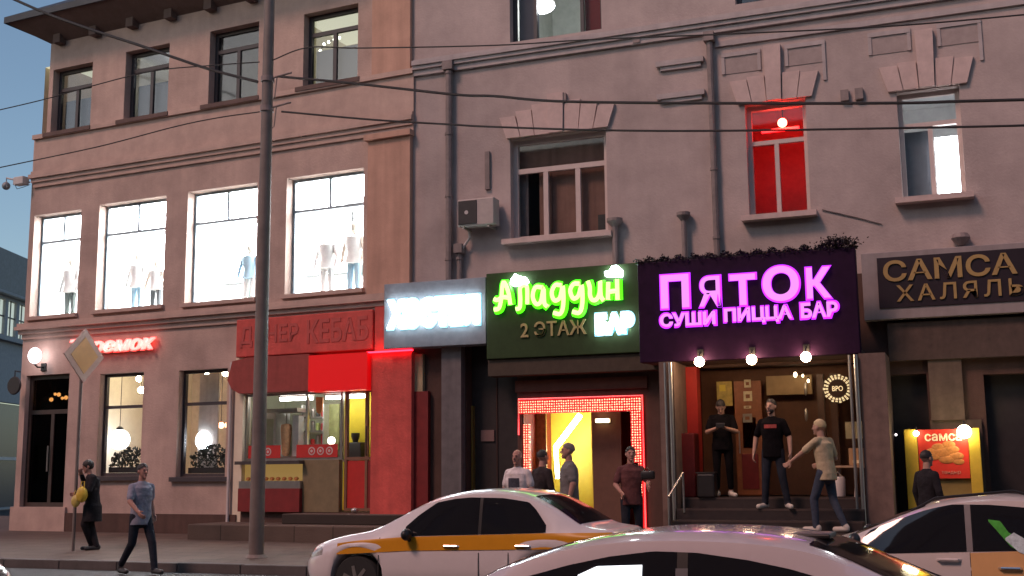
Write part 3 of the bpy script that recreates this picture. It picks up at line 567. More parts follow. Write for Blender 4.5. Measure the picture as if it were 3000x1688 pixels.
# pipes
for pts, rad in (([(-9.5, -.1, 9.8), (-9.5, -.1, 5.3)], .07), ([(-4.1, -.1, 9.62), (-4.1, -.1, 5.3)], .06), ([(-9.27, -.09, 5.95), (-9.27, -.09, 5.3)], .055)):
    q = MB(); q.tube(pts, rad, PIPE, 10)
    for zz in np.arange(5.8, pts[0][2], 1.3): q.tube([(pts[0][0], -.1, zz), (pts[0][0], -.1, zz + .05)], rad + .015, PIPE, 10)
    q.box(pts[0][0] - rad * 1.6, pts[0][0] + rad * 1.6, -.2, 0, pts[0][2] - .02, pts[0][2] + .16, PIPE); RB.part("downpipe", q)
for x, zt, rad in ((-4.7, 6.33, .05), (-6.03, 6.33, .06)):
    q = MB(); q.tube([(x, -.12, zt), (x, -.12, 5.3)], rad, PIPE, 10); q.lathe((x, -.12, zt - .04), [(rad, -.1), (rad * 2.6, 0), (rad * 2.6, .06)], PIPE, 12); RB.part("vent_pipe", q)
RB.part("conduit", MB().box(-8.73, -8.63, -.06, 0, 7.2, 7.98, PIPE))
RB.part("conduit", MB().tube([(-2.2, -.02, 6.2), (-1.6, -.02, 6.0), (-1.2, -.02, 5.85)], .012, PIPE, 5))
u, z = R(1395, 622, .35)
T = Thing("air_conditioner", "grey air conditioner box with a dark fan beside the drainpipe", "air conditioner", 'R', (u, 0, z - .3))
AX0, AX1 = R(1340, 622, .4)[0], R(1446, 622, .4)[0]; AZ = z
T.part("casing", MB().bbox(AX0, AX1, -.4, -.08, AZ - .27, AZ + .27, mat("grey_beige_casing", (.42, .36, .34), .5, var=.1), .02))
T.part("fan_grille", MB().bbox(AX0 + .02, AX0 + .42, -.415, -.39, AZ - .24, AZ + .24, DARKP, .008)); T.part("hub", MB().lathe((AX0 + .2, -.42, AZ), [(.04, 0), (.04, .01)], PALE, 14, 'y'))
q = MB()
for xx in (AX0 + .12, AX1 - .12): q.box(xx - .02, xx + .02, -.38, 0, AZ - .32, AZ - .28, STEEL)
T.part("bracket", q); T.part("pipe", MB().tube([(AX0 + .1, -.1, AZ - .25), (AX0 + .15, -.12, AZ - .45), (-9.27, -.1, 5.95)], .03, PALE, 8))

# street level of the right building
GZ = .3
w = MB(); ops = [(-8.85, -8.12, GZ, 4.4), (-8.0, -5.66, GZ, 2.95), (-4.72, -1.62, GZ, 3.45), (-1.25, -.62, GZ, 3.2), (.28, 4.0, GZ, 3.15)]
wall(w, XJ, XE, GZ - .1, 5.0, .0, [(-9.18, -8.1, GZ, 4.2), ops[1], ops[2], ops[3], ops[4]], .35, BROWN); RB.part("wall", w, label="brown street level wall")
q = MB(); q.box(-9.62, -9.2, -.2, 0, GZ, 5.0, mat("grey_column_paint", (.16, .14, .14), .8, var=.15, streak=.2)); RB.part("column", q)
q = MB(); q.box(-10.3, -9.95, -.12, .0, GZ, 3.2, REDD); q.box(-10.3, -10.08, -.1, .0, 3.2, 3.95, mat("beige_strip", (.4, .33, .2), .8)); RB.part("wall_panel", q)
q = MB(); q.box(-9.18, -8.1, .3, .38, GZ, 4.2, DARKP); q.box(-9.16, -9.12, .2, .3, GZ, 2.9, mat("brass_edge", (.55, .4, .12), .35, .8)); q.box(-8.66, -8.63, .28, .3, GZ, 4.1, BROWND); RB.part("passage_door", q)
q = MB(); q.box(-8.98, -8.7, .27, .3, 2.2, 2.42, mat("small_plate", (.22, .14, .13), .6)); solo("door_plate", "small dull plate on the dark passage door", "plate", q, 'R')
q = MB(); q.box(-8.12, -5.5, -.06, 0, 3.12, 3.34, mat("reddish_ledge", (.14, .045, .03), .8)); RB.part("ledge", q)

# hostel and bar sign boards
HB = mat("blue_grey_board", (.22, .25, .29), .6, var=.15); GB = mat("dark_green_board", (.035, .06, .022), .6, var=.15, spec=.2)
D1 = .4
T = Thing("hostel_sign", "blue grey sign board with white glowing hostel letters", "sign", 'R', (-9.7, -.2, 4.07))
T.part("board", MB().bbox(-10.8, -8.58, -D1, -.02, 4.05, 5.36, HB, .012))
GW = glow("white_blue_letter", (.80, .95, 1), 13)
CY = glow("cyan_rim", (.25, .75, 1), .75, (.2, .35, .4))
a, b = R(1134, 920, .46)[0], R(1400, 905, .46)[0]
q = MB(); text_mb(q, "ХОСТЕЛ", a, b, 4.44, 5.02, -D1 - .08, -D1 - .01, GW, .05); T.part("lettering", q); q = MB(); text_mb(q, "ХОСТЕЛ", a - .05, b + .05, 4.40, 5.06, -D1 - .012, -D1 - .002, CY, .11); T.part("letter_rim", q)
T = Thing("bar_sign", "dark green sign board with glowing lime script letters and a white lit word", "sign", 'R', (-7, -.2, 3.9))
T.part("board", MB().bbox(-8.57, -5.36, -D1, -.02, 3.75, 5.42, GB, .012))
GL = glow("lime_letter", (.50, 1, .20), 2.3, (.2, .3, .1)); GG = glow("green_rim", (.05, .9, .005), 3.2, (.02, .2, .01))
ST = [[(1160, 655), (1205, 640), (1225, 560), (1245, 400), (1290, 490), (1310, 605)], [(1158, 555), (1190, 565), (1240, 540), (1305, 545)], [(1360, 650), (1395, 635), (1402, 560), (1402, 450), (1460, 440), (1466, 600)],
      [(1605, 450), (1540, 450), (1515, 530), (1545, 600), (1590, 580), (1615, 460), (1622, 590), (1650, 625)],
      [(1775, 430), (1720, 430), (1690, 500), (1715, 568), (1765, 545), (1792, 440), (1797, 600), (1770, 690), (1705, 682)],
      [(1945, 415), (1890, 420), (1860, 480), (1888, 550), (1935, 525), (1966, 430), (1972, 590), (1945, 680), (1880, 672)],
      [(2022, 390), (2040, 450), (2042, 520), (2062, 562), (2100, 560), (2130, 500), (2135, 390), (2140, 520), (2165, 568)], [(2210, 400), (2206, 560)], [(2208, 490), (2292, 480)], [(2290, 375), (2295, 560)]]
def smooth_pts(P, k=5):
    P = [np.array(p, float) for p in P]; out = []
    if len(P) < 3: return P
    Q = [2 * P[0] - P[1]] + P + [2 * P[-1] - P[-2]]
    for i in range(1, len(Q) - 2):
        for t in np.linspace(0, 1, k, endpoint=False):
            p0, p1, p2, p3 = Q[i - 1:i + 3]; out.append(.5 * (2 * p1 + (p2 - p0) * t + (2 * p0 - 5 * p1 + 4 * p2 - p3) * t * t + (3 * p1 - p0 - 3 * p2 + p3) * t ** 3))
    return out + [P[-1]]
q = MB(); q2 = MB()
for s in ST:
    P = []
    for c in smooth_pts(s):
        x, z = R(1080 + c[0] / 3.141, 700 + c[1] / 3.141, D1 + .05); P.append((x, z))
    q.tube([(x, -D1 - .055, z) for x, z in P], .052, GL, 8); q2.tube([(x, -D1 - .015, z) for x, z in P], .085, GG, 8)
T.part("lettering", q, smooth=True); T.part("letter_rim", q2, smooth=True)
for pts in ([(1306, 405), (1312, 372), (1350, 322), (1385, 342), (1442, 352), (1470, 400), (1455, 432), (1330, 434)], [(2178, 345), (2172, 302), (2215, 292), (2240, 250), (2282, 243), (2332, 285), (2328, 350)]):
    q = MB(); q.prism([R(1080 + c / 3.141, 700 + e / 3.141, D1 + .08) for c, e in pts], -D1 - .1, -D1 - .01, GW); T.part("turban_emblem", q)
q = MB(); x0, x1 = R(1525, 970, .42)[0], R(1718, 958, .42)[0]; text_mb(q, "2 ЭТАЖ", x0, x1, 4.13, 4.42, -D1 - .03, -D1 - .002, mat("gold_letter", (.45, .36, .16), .5, var=.1), .015); T.part("lettering", q, label="unlit gold lettering")
q = MB(); x0, x1 = R(1745, 948, .46)[0], R(1853, 940, .46)[0]; text_mb(q, "БАР", x0, x1, 4.12, 4.49, -D1 - .08, -D1 - .01, GW, .05); T.part("lettering", q); q = MB(); text_mb(q, "БАР", x0 - .04, x1 + .04, 4.08, 4.53, -D1 - .012, -D1 - .002, CY, .11); T.part("letter_rim", q)
q = MB(); q.bbox(-8.57, -5.2, -.34, -.01, 3.42, 3.745, mat("brown_canopy", (.06, .042, .028), .8, var=.2), .01); RB.part("lintel_box", q)

# red lit entrance with yellow corridor
EX0, EX1, EZ = -8.0, -5.66, 2.95
cb_ = R(1733, 1300, -.6)[0]
r = MB(); room(r, EX0 + .02, EX1 - .02, GZ, EZ - .02, .02, 2.6, mat("dark_red_hall", (.24, .025, .02), .6), mf=TILE, mc=BROWND); r.box(cb_ + .05, cb_ + .62, .5, .56, GZ, 2.9, mat("brown_inner_door", (.13, .07, .05), .5)); r.box(-8.0, R(1600, 1300, -.7)[0], .7, .75, GZ, 2.9, mat("gold_brown_glass", (.22, .14, .06), .25, .3, var=.35, scale=9)); RB.part("room", r)
YW = mat("yellow_corridor_wall", (.72, .60, .06), .5, var=.08, scale=5)
ca, cb = R(1606, 1300, -1.5)[0], R(1733, 1300, -.6)[0]
r = MB(); r.box(ca, cb, 1.6, 1.65, GZ, 2.84, YW); r.box(ca - .04, ca, .95, 1.65, GZ, 2.84, YW); r.box(cb, cb + .05, .6, 1.65, GZ, 2.84, YW); r.box(ca, cb, .8, 1.6, 2.84, 2.88, YW); RB.part("corridor_wall", r)
T = Thing("neon_reflection", "bent white glowing line for a neon reflection across the yellow corridor", "tube light", 'R', (-7.1, 1.0, 1.2))  # glowing tubes imitate a neon reflection on the glass door
NEONREFL = glow("neon_reflection_glow", (1, .98, .85), 26)
tp = lambda px, py: (R(px, py, -.9)[0], .9, R(px, py, -.9)[1])
T.part("tube", MB().tube([tp(1700, 1216), tp(1628, 1312)], .055, NEONREFL, 10)); T.part("tube", MB().tube([tp(1628, 1312), tp(1634, 1402)], .04, NEONREFL, 10))  # both tubes imitate the neon reflection on the glass door
T = Thing("ceiling_light", "small warm ceiling light in the red hall right of the yellow corridor", "ceiling light", 'R', (-6.3, .4, 2.6)); x, z = R(1763, 1233, -.4)
T.part("diffuser", MB().bbox(x - .13, x + .13, .4, .46, z - .03, z + .04, glow("warm_hall_light", (1, .8, .4), 6), .01)); T.part("base_plate", MB().box(x - .15, x + .15, .46, .49, z - .04, z + .05, STEEL))
def ledmat():
    m, t, b = _new("red_led_mesh"); n = t.nodes; l = t.links
    tc = n.new("ShaderNodeTexCoord"); vo = n.new("ShaderNodeTexVoronoi"); vo.inputs["Scale"].default_value = 21; vo.inputs["Randomness"].default_value = .18
    mp = n.new("ShaderNodeMapping"); mp.inputs["Scale"].default_value = (1, .01, 1); l.new(tc.outputs["Object"], mp.inputs[0]); l.new(mp.outputs[0], vo.inputs["Vector"])
    cr = n.new("ShaderNodeValToRGB"); cr.color_ramp.interpolation = 'CONSTANT'; e = cr.color_ramp.elements
    e[0].position = 0; e[0].color = (1, .42, .25, 1); e[1].position = .30; e[1].color = (.22, .002, .003, 1); l.new(vo.outputs["Distance"], cr.inputs[0])
    l.new(cr.outputs[0], b.inputs["Emission Color"]); b.inputs["Emission Strength"].default_value = 2.6; b.inputs["Base Color"].default_value = (.3, .02, .02, 1); return m
LED = ledmat(); REDEDGE = glow("red_led_edge", (1, .008, .012), 1.6)
T = Thing("led_door_frame", "glowing red light mesh framing the entrance", "light frame", 'R', (-6.8, -.05, GZ))
q = MB(); q.box(-8.03, -5.65, -.07, 0, 2.70, 2.95, LED); T.part("top_strip", q); q = MB(); q.box(-5.83, -5.63, -.07, .0, 1.75, 2.697, LED); q.box(-5.70, -5.63, -.07, 0, .4, 1.747, LED); T.part("side_strip", q)
q = MB(); q.box(-7.96, -7.83, -.07, 0, .5, 2.5, LED); T.part("side_strip", q)
q = MB(); q.tube([(-8.06, -.04, 2.3), (-8.06, -.04, 2.98), (-5.6, -.04, 2.98), (-5.6, -.04, .4)], .018, REDEDGE, 8); T.part("edge_tube", q)

# Friday bar porch
PD = 1.2
PURP = mat("dark_purple_board", (.022, .006, .026), .6, var=.2, spec=.12)
T = Thing("bar_sign", "dark sign board with glowing violet letters over the porch", "sign", 'R', (-3.4, -PD, 3.4))
T.part("board", MB().bbox(-5.32, -1.58, -PD, -PD + .25, 3.48, 5.26, PURP, .015))
VI = glow("violet_letter", (.86, .27, .90), .92, (.2, .08, .2)); VE = glow("violet_rim", (.34, .015, .66), 2.4, (.1, .02, .15))
def fit(x0, y0, x1, y1): # crop pixels of the sign
    f = lambda a, b: R(1850 + a / 3.814, 680 + b / 3.814, PD + .06)
    ym, xm = (y0 + y1) / 2, (x0 + x1) / 2; k = -.03 * (x1 - x0) / 2
    return f(x0, ym)[0], f(x1, ym)[0], f(xm, y1)[1], f(xm, y0)[1]
q = MB(); q2 = MB()
for s, bx in (("П", (330, 478, 638, 845)), ("Я", (757, 497, 985, 825)), ("Т", (1103, 472, 1383, 812)), ("О", (1468, 380, 1868, 768)), ("К", (1957, 395, 2225, 735)), ("СУШИ", (320, 900, 935, 1045)), ("ПИЦЦА", (1037, 838, 1790, 1010)), ("БАР", (1893, 785, 2305, 950))):
    a, b, c, d = fit(*bx); big = len(s) == 1
    text_mb(q, s, a, b, c, d, -PD - .08, -PD - .03, VI, .0 if s == 'Я' else .03); e = .03
    text_mb(q2, s, a - e, b + e, c - e, d + e, -PD - .035, -PD - .004, VE, .01 if s == 'Я' else .05)
T.part("lettering", q); T.part("letter_rim", q2)
g = MB()
for i in range(4200):
    x = random.uniform(-5.36, -1.55); t = random.random()
    if t < .82: y, z = -PD + random.uniform(-.05, .2), 5.26 + random.uniform(-.03, .07) + .03 * math.sin(x * 23)
    else: x, y, z = random.gauss(-1.85, .14), -PD + random.uniform(-.1, .2), 5.32 + abs(random.gauss(0, .06))
    p = Vector((x, y, z)); d = Vector((random.uniform(-1, 1), random.uniform(-1, 1), random.uniform(-.6, 1))).normalized() * random.uniform(.02, .045); n = d.cross(Vector((.3, .5, .8))).normalized() * .009
    g.quad(p - n, p + d - n, p + d + n, p + n, TINSEL)
g.tube([(-5.36, -PD + .08, 5.27), (-1.55, -PD + .08, 5.27)], .03, TINSEL, 6)
solo("tinsel_garland", "fuzzy black garland along the top of the violet bar sign", "garland", g, 'R')
q = MB(); q.box(-5.3, -1.6, -PD + .26, -.01, 3.5, 3.6, mat("porch_soffit", (.12, .06, .045), .8, var=.15)); RB.part("porch_ceiling", q)
for x0, x1, y0 in ((-4.98, -4.72, -PD), (-1.62, -1.2, -PD)):
    q = MB(); q.box(x0, x1, y0, -.01, GZ - .1, 3.48, mat("porch_column", (.17, .11, .09), .75, var=.2, streak=.25)); RB.part("column", q)
for x in (-4.76, -1.66): 
    q = MB(); q.tube([(x, -PD - .06, .4), (x, -PD - .06, 3.46)], .035, STEEL, 10); q.tube([(x - .1, -PD - .04, .4), (x - .1, -PD - .04, 3.46)], .025, STEEL, 8); solo("steel_post", "thin steel post at the " + ("left column by the red entrance" if x < -3 else "right column of the bar porch"), "post", q, 'R', group="steel posts of the bar porch", smooth=True)
LZ = 1.14
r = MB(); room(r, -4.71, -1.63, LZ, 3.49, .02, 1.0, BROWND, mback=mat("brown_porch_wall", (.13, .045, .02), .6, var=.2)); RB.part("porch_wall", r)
T = Thing("entrance_steps", "dark stone steps climbing to the bar porch", "steps", 'R', (-3.2, -1.2, .2))
for i, (zt, y) in enumerate(((LZ, -.95), (.965, -1.35), (.79, -1.75), (.615, -2.15), (.45, -2.55))):
    q = MB(); q.bbox(-4.7, -1.64, y, 1.0 if i == 0 else y + .5, .2, zt - .002 * i, TILE, .012); q.box(-4.7, -1.64, y - .004, y + .03, zt - .03, zt + .002, mat("step_edge", (.07, .05, .045), .45)); T.part("tread", q)
T = Thing("bar_door", "red brown wooden door leaf with papers stuck on it", "door", 'R', (-3.9, .6, LZ))
dx0, dx1 = R(2152, 1200, -.5)[0], R(2232, 1200, -.5)[0]
T.part("leaf", MB().bbox(dx0, dx1, .5, .56, LZ, 3.22, WOOD, .01)); T.part("lower_panel", MB().bbox(dx0 + .1, dx1 - .1, .485, .5, LZ + .12, LZ + .75, REDD, .005))
T.part("glass_panel", MB().box(dx0 + .14, dx1 - .12, .487, .5, 2.0, 2.55, glass("door_dark_glass", (.3, .2, .15), .1)))
PAP = mat("cream_paper", (.7, .6, .4), .8, var=.2, scale=14)
for px, py, wpx, hpx in ((2190, 1124, 20, 24), (2191, 1161, 26, 30), (2190, 1193, 22, 8), (2190, 1225, 28, 26)):
    x, z = R(px, py, -.48); q = MB(); q.box(x - wpx / 330, x + wpx / 330, .47, .483, z - hpx / 330, z + hpx / 330, PAP if py < 1200 else mat("grey_paper", (.35, .3, .25), .8, var=.3)); q.box(x - wpx / 700, x + wpx / 700, .466, .47, z - hpx / 800, z + hpx / 900, WOOD); T.part("notice", q)
T.part("handle", MB().tube([(dx0 + .08, .44, 1.9), (dx0 + .08, .44, 2.3)], .015, STEEL))
fx = [R(2100, 1150, -.55)[0], R(2145, 1150, -.55)[0]]; zt, zb = R(2120, 1118, -.55)[1], R(2120, 1190, -.55)[1]
q = MB(); q.box(fx[0], fx[1], .55, .58, zb, zt, mat("yellow_poster", (.55, .42, .12), .7, var=.35, scale=8)); q.box(fx[0] + .05, fx[1] - .12, .546, .55, zt - .18, zt - .06, mat("bright_yellow_band", (.8, .65, .1), .6)); solo("poster", "yellowish poster on the porch wall left of the wooden door", "poster", q, 'R')
x, z = R(2250, 1260, -.6); q = MB(); q.box(x - .12, x + .12, .58, .6, z - .12, z + .14, mat("bright_yellow_band", (.8, .65, .1), .6)); solo("poster", "small yellow poster behind the man with the red chest print", "poster", q, 'R')
x, z = R(2280, 1105, -.6); q = MB(); q.box(-3.42, -2.6, .6, .68, 2.95, 3.3, mat("tan_transom", (.36, .24, .12), .6)); RB.part("transom", q)
for x, l in ((-2.45, "dark timber jamb post right of the door opening"), (-2.22, "dark timber post beside the round sign")):
    q = MB(); q.box(x - .06, x + .06, .5, .62, LZ, 3.3, mat("dark_timber", (.10, .045, .03), .4, var=.2)); RB.part("door_jamb", q)
for px, py, r0, l in ((2330, 1098, .05, "small warm spot light at the top of the porch doorway"), (2352, 1101, .03, "tiny pale spot light beside the porch doorway top"), (2368, 1116, .035, "tiny warm light on the porch post")):
    x, z = R(px, py, -.4); q = MB(); q.ball((x, .4, z), r0, glow("warm_spot", (1, .75, .45), 5), 8, (.7, 1, 1)); q.lathe((x, .4, z + r0), [(r0 * .6, 0), (r0 * .6, .03)], BLACK, 8); solo("spot_light", l, "spot light", q, 'R', group="small spot lights in the porch")
for px, py in ((2360, 1140), (2362, 1215)):
    x, z = R(px, py, -.42); q = MB(); q.ball((x, .42, z), .12, STEEL, 10, (.25, .2, 1)); solo("door_plate", "pale oval handle plate on the dark timber post, " + ("upper one" if py < 1200 else "lower one"), "plate", q, 'R', smooth=True)
q = MB(); x0, x1 = R(2012, 1200, .3)[0], R(2044, 1200, .3)[0]; q.box(x0, x1, -.3, -.02, GZ, 3.45, RED); RB.part("red_post", q)
q = MB(); x0, x1 = R(1983, 1330, .6)[0], R(2040, 1330, .6)[0]; q.bbox(x0, x1, -.75, -.35, LZ, 2.25, REDD, .02); solo("cabinet", "tall dark red cabinet at the left of the porch", "cabinet", q, 'R')
q = MB(); x0, x1 = R(2042, 1460, 1.0)[0], R(2095, 1460, 1.0)[0]; q.bbox(x0, x1, -1.0, -.6, LZ, 1.55, BLACK, .03); q.box(x0 - .01, x1 + .01, -1.01, -.59, 1.55, 1.575, DARKP); solo("crate", "low black crate on the left end of the porch landing", "crate", q, 'R')
T = Thing("handrail", "short slanting steel handrail at the left of the porch steps", "handrail", 'R', (-4.6, -1.8, .6)); q0, q1 = R(1975, 1446, 1.5), R(1995, 1386, 1.5)
T.part("rail", MB().tube([(q0[0], -1.9, q0[1] - .05), (q1[0], -1.35, q1[1])], .02, STEEL)); T.part("post", MB().tube([(q1[0], -1.35, .9), (q1[0], -1.35, q1[1])], .018, STEEL))
# round sun shaped sign
x, z = R(2455, 1139, 0.0); SL = mat("sun_sign_gold", (.75, .6, .3), .5)
T = Thing("round_sign", "round sun shaped sign with pale rays and three letters", "sign", 'R', (x, -.05, z)); WAMB = glow("pale_amber_light", (1, .72, .34), .55)
q = MB(); q.lathe((x, -.03, z), [(.145, -.02), (.15, .02)], BROWND, 24, 'y'); T.part("disc", q)
q = MB()
for i in range(22):
    t = 2 * math.pi * i / 22; r0, r1 = .16, .2 + (.03 if i % 2 else 0)
    for ra, rb, ww in ((.165, .205, .017), (.215, .25 if i % 2 else .235, .02)):
        ca, sa = math.cos(t), math.sin(t); q.prism([(x + ca * ra - sa * ww * .8, z + sa * ra + ca * ww * .8), (x + ca * ra + sa * ww * .8, z + sa * ra - ca * ww * .8), (x + ca * rb + sa * ww, z + sa * rb - ca * ww), (x + ca * rb - sa * ww, z + sa * rb + ca * ww)], -.06, -.02, WAMB)
T.part("rays", q); q = MB(); text_mb(q, "BPO", x - .09, x + .09, z - .045, z + .045, -.075, -.05, WAMB, .01); T.part("lettering", q)
x0, z0 = R(2478, 1285, -.3); x1, z1 = R(2520, 1235, -.3); q = MB(); q.box(x0, -1.68, .3, .33, z0, z1, mat("beige_board", (.55, .45, .28), .7, var=.2)); solo("notice_board", "beige notice board low on the right porch wall", "board", q, 'R')
T = Thing("folding_table", "small table with a tan top at the right of the porch", "table", 'R', (-1.95, -.4, LZ)); T.part("top", MB().bbox(-2.2, -1.66, -.6, -.2, 1.62, 1.66, mat("tan_top", (.3, .2, .13), .5), .008)); T.part("leg", MB().tube([(-1.85, -.5, LZ), (-1.8, -.5, 1.62)], .018, PALE)); T.part("leg", MB().tube([(-2.1, -.3, LZ), (-2.1, -.3, 1.62)], .018, PALE))
q = MB(); q.bbox(-1.92, -1.68, -.5, -.25, 1.665, 1.95, mat("brown_carton", (.34, .2, .1), .8), .01); q.box(-1.86, -1.74, -.503, -.5, 1.7, 1.75, PAP); solo("carton", "brown carton on the small porch table", "carton", q, 'R')
q = MB(); q.lathe((-2.08, -.85, LZ), [(.08, 0), (.11, .02), (.12, .3), (.1, .34)], PALE, 12); q.tube([(-2.19, -.85, LZ + .3), (-2.08, -.85, LZ + .42), (-1.97, -.85, LZ + .3)], .008, STEEL, 5); solo("bucket", "pale bucket standing under the small porch table", "bucket", q, 'R', smooth=True)
for i, (px, py) in enumerate(((2049, 1060), (2202, 1054), (2361, 1046))):
    x, z = R(px, py, PD + .12); T = Thing("bulkhead_lamp", ["leftmost", "middle", "rightmost"][i] + " of three round white lamps under the violet sign", "lamp", 'R', (x, -PD - .12, z), group="round lamps under the violet sign")
    T.part("globe", MB().ball((x, -PD - .12, z), .085, glow("white_porch_lamp", (1, .66, .38), 60), 16), smooth=True); T.part("arm", MB().tube([(x, -PD - .02, z + .16), (x, -PD - .1, z + .13), (x, -PD - .12, z + .08)], .015, BLACK)); T.part("back_plate", MB().box(x - .05, x + .05, -PD - .03, -PD, z + .1, z + .22, BLACK))

# samsa shop at the right
T = Thing("shop_sign", "unlit dark sign with gold letters on a pale board at the right edge", "sign", 'R', (0, -.3, 4.1))
T.part("board", MB().bbox(-1.56, 2.6, -.28, -.01, 4.13, 5.30, mat("pale_grey_board", (.30, .255, .25), .7, var=.08, streak=.15), .01)); T.part("face", MB().bbox(-1.3, 2.2, -.3, -.279, 4.32, 5.2, mat("dark_maroon_blue", (.018, .008, .014), .45, var=.3, scale=1.5), .004))
GO = mat("dull_gold_letter", (.38, .25, .09), .5, var=.1); q = MB()
x0 = R(2587, 790, .31)[0]; text_mb(q, "САМСА", x0, x0 + 2.12, 4.77, 5.14, -.325, -.301, GO, .02)
x0 = R(2626, 860, .31)[0]; text_mb(q, "ХАЛЯЛЬ", x0, x0 + 2.0, 4.42, 4.70, -.325, -.301, GO, .01, spacing=1.25); T.part("lettering", q)
q = MB(); q.lathe((R(2815, 705, .1)[0], -.1, R(2815, 705, .1)[1] - .08), [(.06, 0), (.16, .12), (.12, .2)], PIPE, 12); RB.part("roof_vent", q)
q = MB(); q.bbox(-1.2, 4.0, -.16, -.005, 3.42, 4.08, mat("dim_brown_beam", (.08, .052, .042), .8, var=.2, streak=.2), .01); RB.part("beam", q)
q = MB(); q.box(-1.25, -.62, .3, .36, GZ, 3.2, DARKP); q.box(.28, 4.0, .3, .35, GZ, 3.15, DARKP); q.box(1.0, 1.1, .25, .3, GZ, 3.15, BROWND); RB.part("shutter", q)
q = MB(); q.box(-.58, -.05, -.12, 0, 2.4, 3.42, mat("light_brown_column", (.12, .085, .062), .8, var=.2, streak=.2)); q.box(-.6, .2, -.08, 0, GZ, 2.4, MATS["light_brown_column"]); RB.part("column", q)  # column is a lighter brown than the wall
PX0, PX1 = R(2650, 1300, .6)[0], R(2872, 1300, .6)[0]; YP = mat("yellow_kiosk_panel", (.62, .42, .04), .5, var=.12)
KT = R(2760, 1256, .6)[1]
T = Thing("food_kiosk", "yellow street kiosk box with a brown counter under a red food poster", "kiosk", 'R', ((PX0 + PX1) / 2, -.4, GZ))
a, b = R(2687, 1300, .6)[0], R(2838, 1300, .6)[0]
T.part("side_panel", MB().bbox(PX0, a, -.62, -.1, .7, KT, YP, .01)); T.part("side_panel", MB().bbox(b, PX1, -.62, -.1, .7, KT, YP, .01)); T.part("back", MB().box(a, b, -.5, -.1, .7, KT - .03, mat("olive_counter", (.25, .18, .05), .6))); T.part("base", MB().box(PX0 + .03, PX1 - .03, -.58, -.12, GZ - .05, .7, BROWND))
PZ = R(2760, 1402, .6)[1]
T = Thing("food_poster", "red poster of round baked pastries with cream lettering", "poster", 'R', ((a + b) / 2, -.55, PZ))
T.part("sheet", MB().box(a + .01, b - .01, -.56, -.505, PZ, KT - .01, mat("poster_red", (.62, .035, .02), .5, var=.1))); q = MB(); CR = mat("cream_letter", (.85, .75, .5), .6)
text_mb(q, "самса", a + .12, b - .1, KT - .2, KT - .08, -.568, -.561, CR, .02); text_mb(q, "тандыр", a + .35, b - .15, PZ + .06, PZ + .12, -.568, -.561, mat("faded_letter", (.7, .3, .2), .6), .0); T.part("lettering", q)
q = MB(); BUN = mat("baked_bun", (.50, .20, .05), .55, var=.35, scale=16)
for (dx, dz, r0) in ((-.02, .1, .16), (.14, .16, .14), (-.17, .02, .13), (.22, .02, .13), (.05, -.05, .14), (.1, .27, .12), (-.08, .22, .12), (.25, -.1, .1), (-.2, .13, .1)):
    q.ball(((a + b) / 2 + dx * .9, -.562, (PZ + KT) / 2 + dz * .75 - .06), r0 * .8, BUN, 10, (1.1, .08, .62))
T.part("pastries", q, smooth=True)
for px, py, rr, l in ((2825, 1265, .11, "big blazing lamp at the right top corner of the food poster"), (2684, 1270, .045, "small warm lamp at the left top corner of the food poster")):
    x, z = R(px, py, .75); T = Thing("poster_lamp", l, "lamp", 'R', (x, -.75, z)); T.part("bulb", MB().ball((x, -.75, z), rr, glow("yellow_white_bulb", (1, .84, .5), 26), 14), smooth=True); T.part("arm", MB().tube([(x, -.74, z + rr), (x, -.7, z + rr + .06), (x, -.55, z + rr + .05), (x, -.5, KT - .02)], .012, BLACK, 6))
q = MB(); x, z = R(2625, 1274, .2); q.ball((x, -.2, z), .02, glow("tiny_pale_light", (.9, .8, .8), 3), 8); q.box(x - .02, x + .02, -.19, 0, z - .02, z + .04, BLACK); solo("tiny_lamp", "tiny pale light on the dark wall left of the yellow kiosk", "lamp", q, 'R')

# ================================================================== street furniture, cables, far house
px0 = ground(750, 1640, .15); PX, PY = float(px0[0]), float(px0[1])
T = Thing("lamp_post", "tall grey steel lamp post on the pavement in front of the salmon building", "lamp post", 'W', (PX, PY, .15))
q = MB(); q.tube([(PX, PY, .15), (PX, PY, 1.2), (PX, PY, 14.5)], [.135, .13, .08], POLE, 16); T.part("pole", q, smooth=True)
q = MB(); q.lathe((PX, PY, .14), [(.19, 0), (.19, .05), (.14, .1)], POLE, 16); T.part("base_collar", q)
for py in (236, 322):
    z = at(765, py, PY)[2]; q = MB(); q.lathe((PX, PY, z - .05), [(.125, 0), (.125, .1)], PIPE, 16); q.tube([(PX, PY, z), (PX + .45, PY, z + .06), (PX + .5, PY, z + .06)], .022, PIPE); q.tube([(PX + .2, PY, z + .02), (PX + .16, PY, z - .35), (PX + .08, PY, z - .4)], .012, PIPE, 6); T.part("cable_bracket", q)
def cable(pts, r, label, Y=17.3):
    P = smooth_pts([at(x, y, Y + (PY - 17.3)) for x, y in pts], 8)
    e0, e1 = np.array(P[0]), np.array(P[-1])
    if pts[0][0] < 0: P = [e0 + (e0 - P[1]) / np.linalg.norm(e0 - P[1]) * 22 * np.array([1, 1, .6])] + P
    if pts[-1][0] > 3000: P = P + [e1 + (e1 - P[-2]) / np.linalg.norm(e1 - P[-2]) * 25]
    q = MB(); q.tube([tuple(p) for p in P], r, CABLE, 6)
    solo("overhead_cable", label, "cable", q, 'W', group="overhead cables", smooth=True)
cable([(-120, -75), (45, 0), (150, 45), (270, 88), (400, 130), (520, 172), (620, 205), (755, 240)], .028, "thick dark cable sagging from the top left corner to the lamp post")
cable([(-60, 335), (0, 322), (135, 290), (270, 252), (450, 208), (620, 192), (760, 182)], .012, "thin cable crossing the sky at the level of the top floor windows")
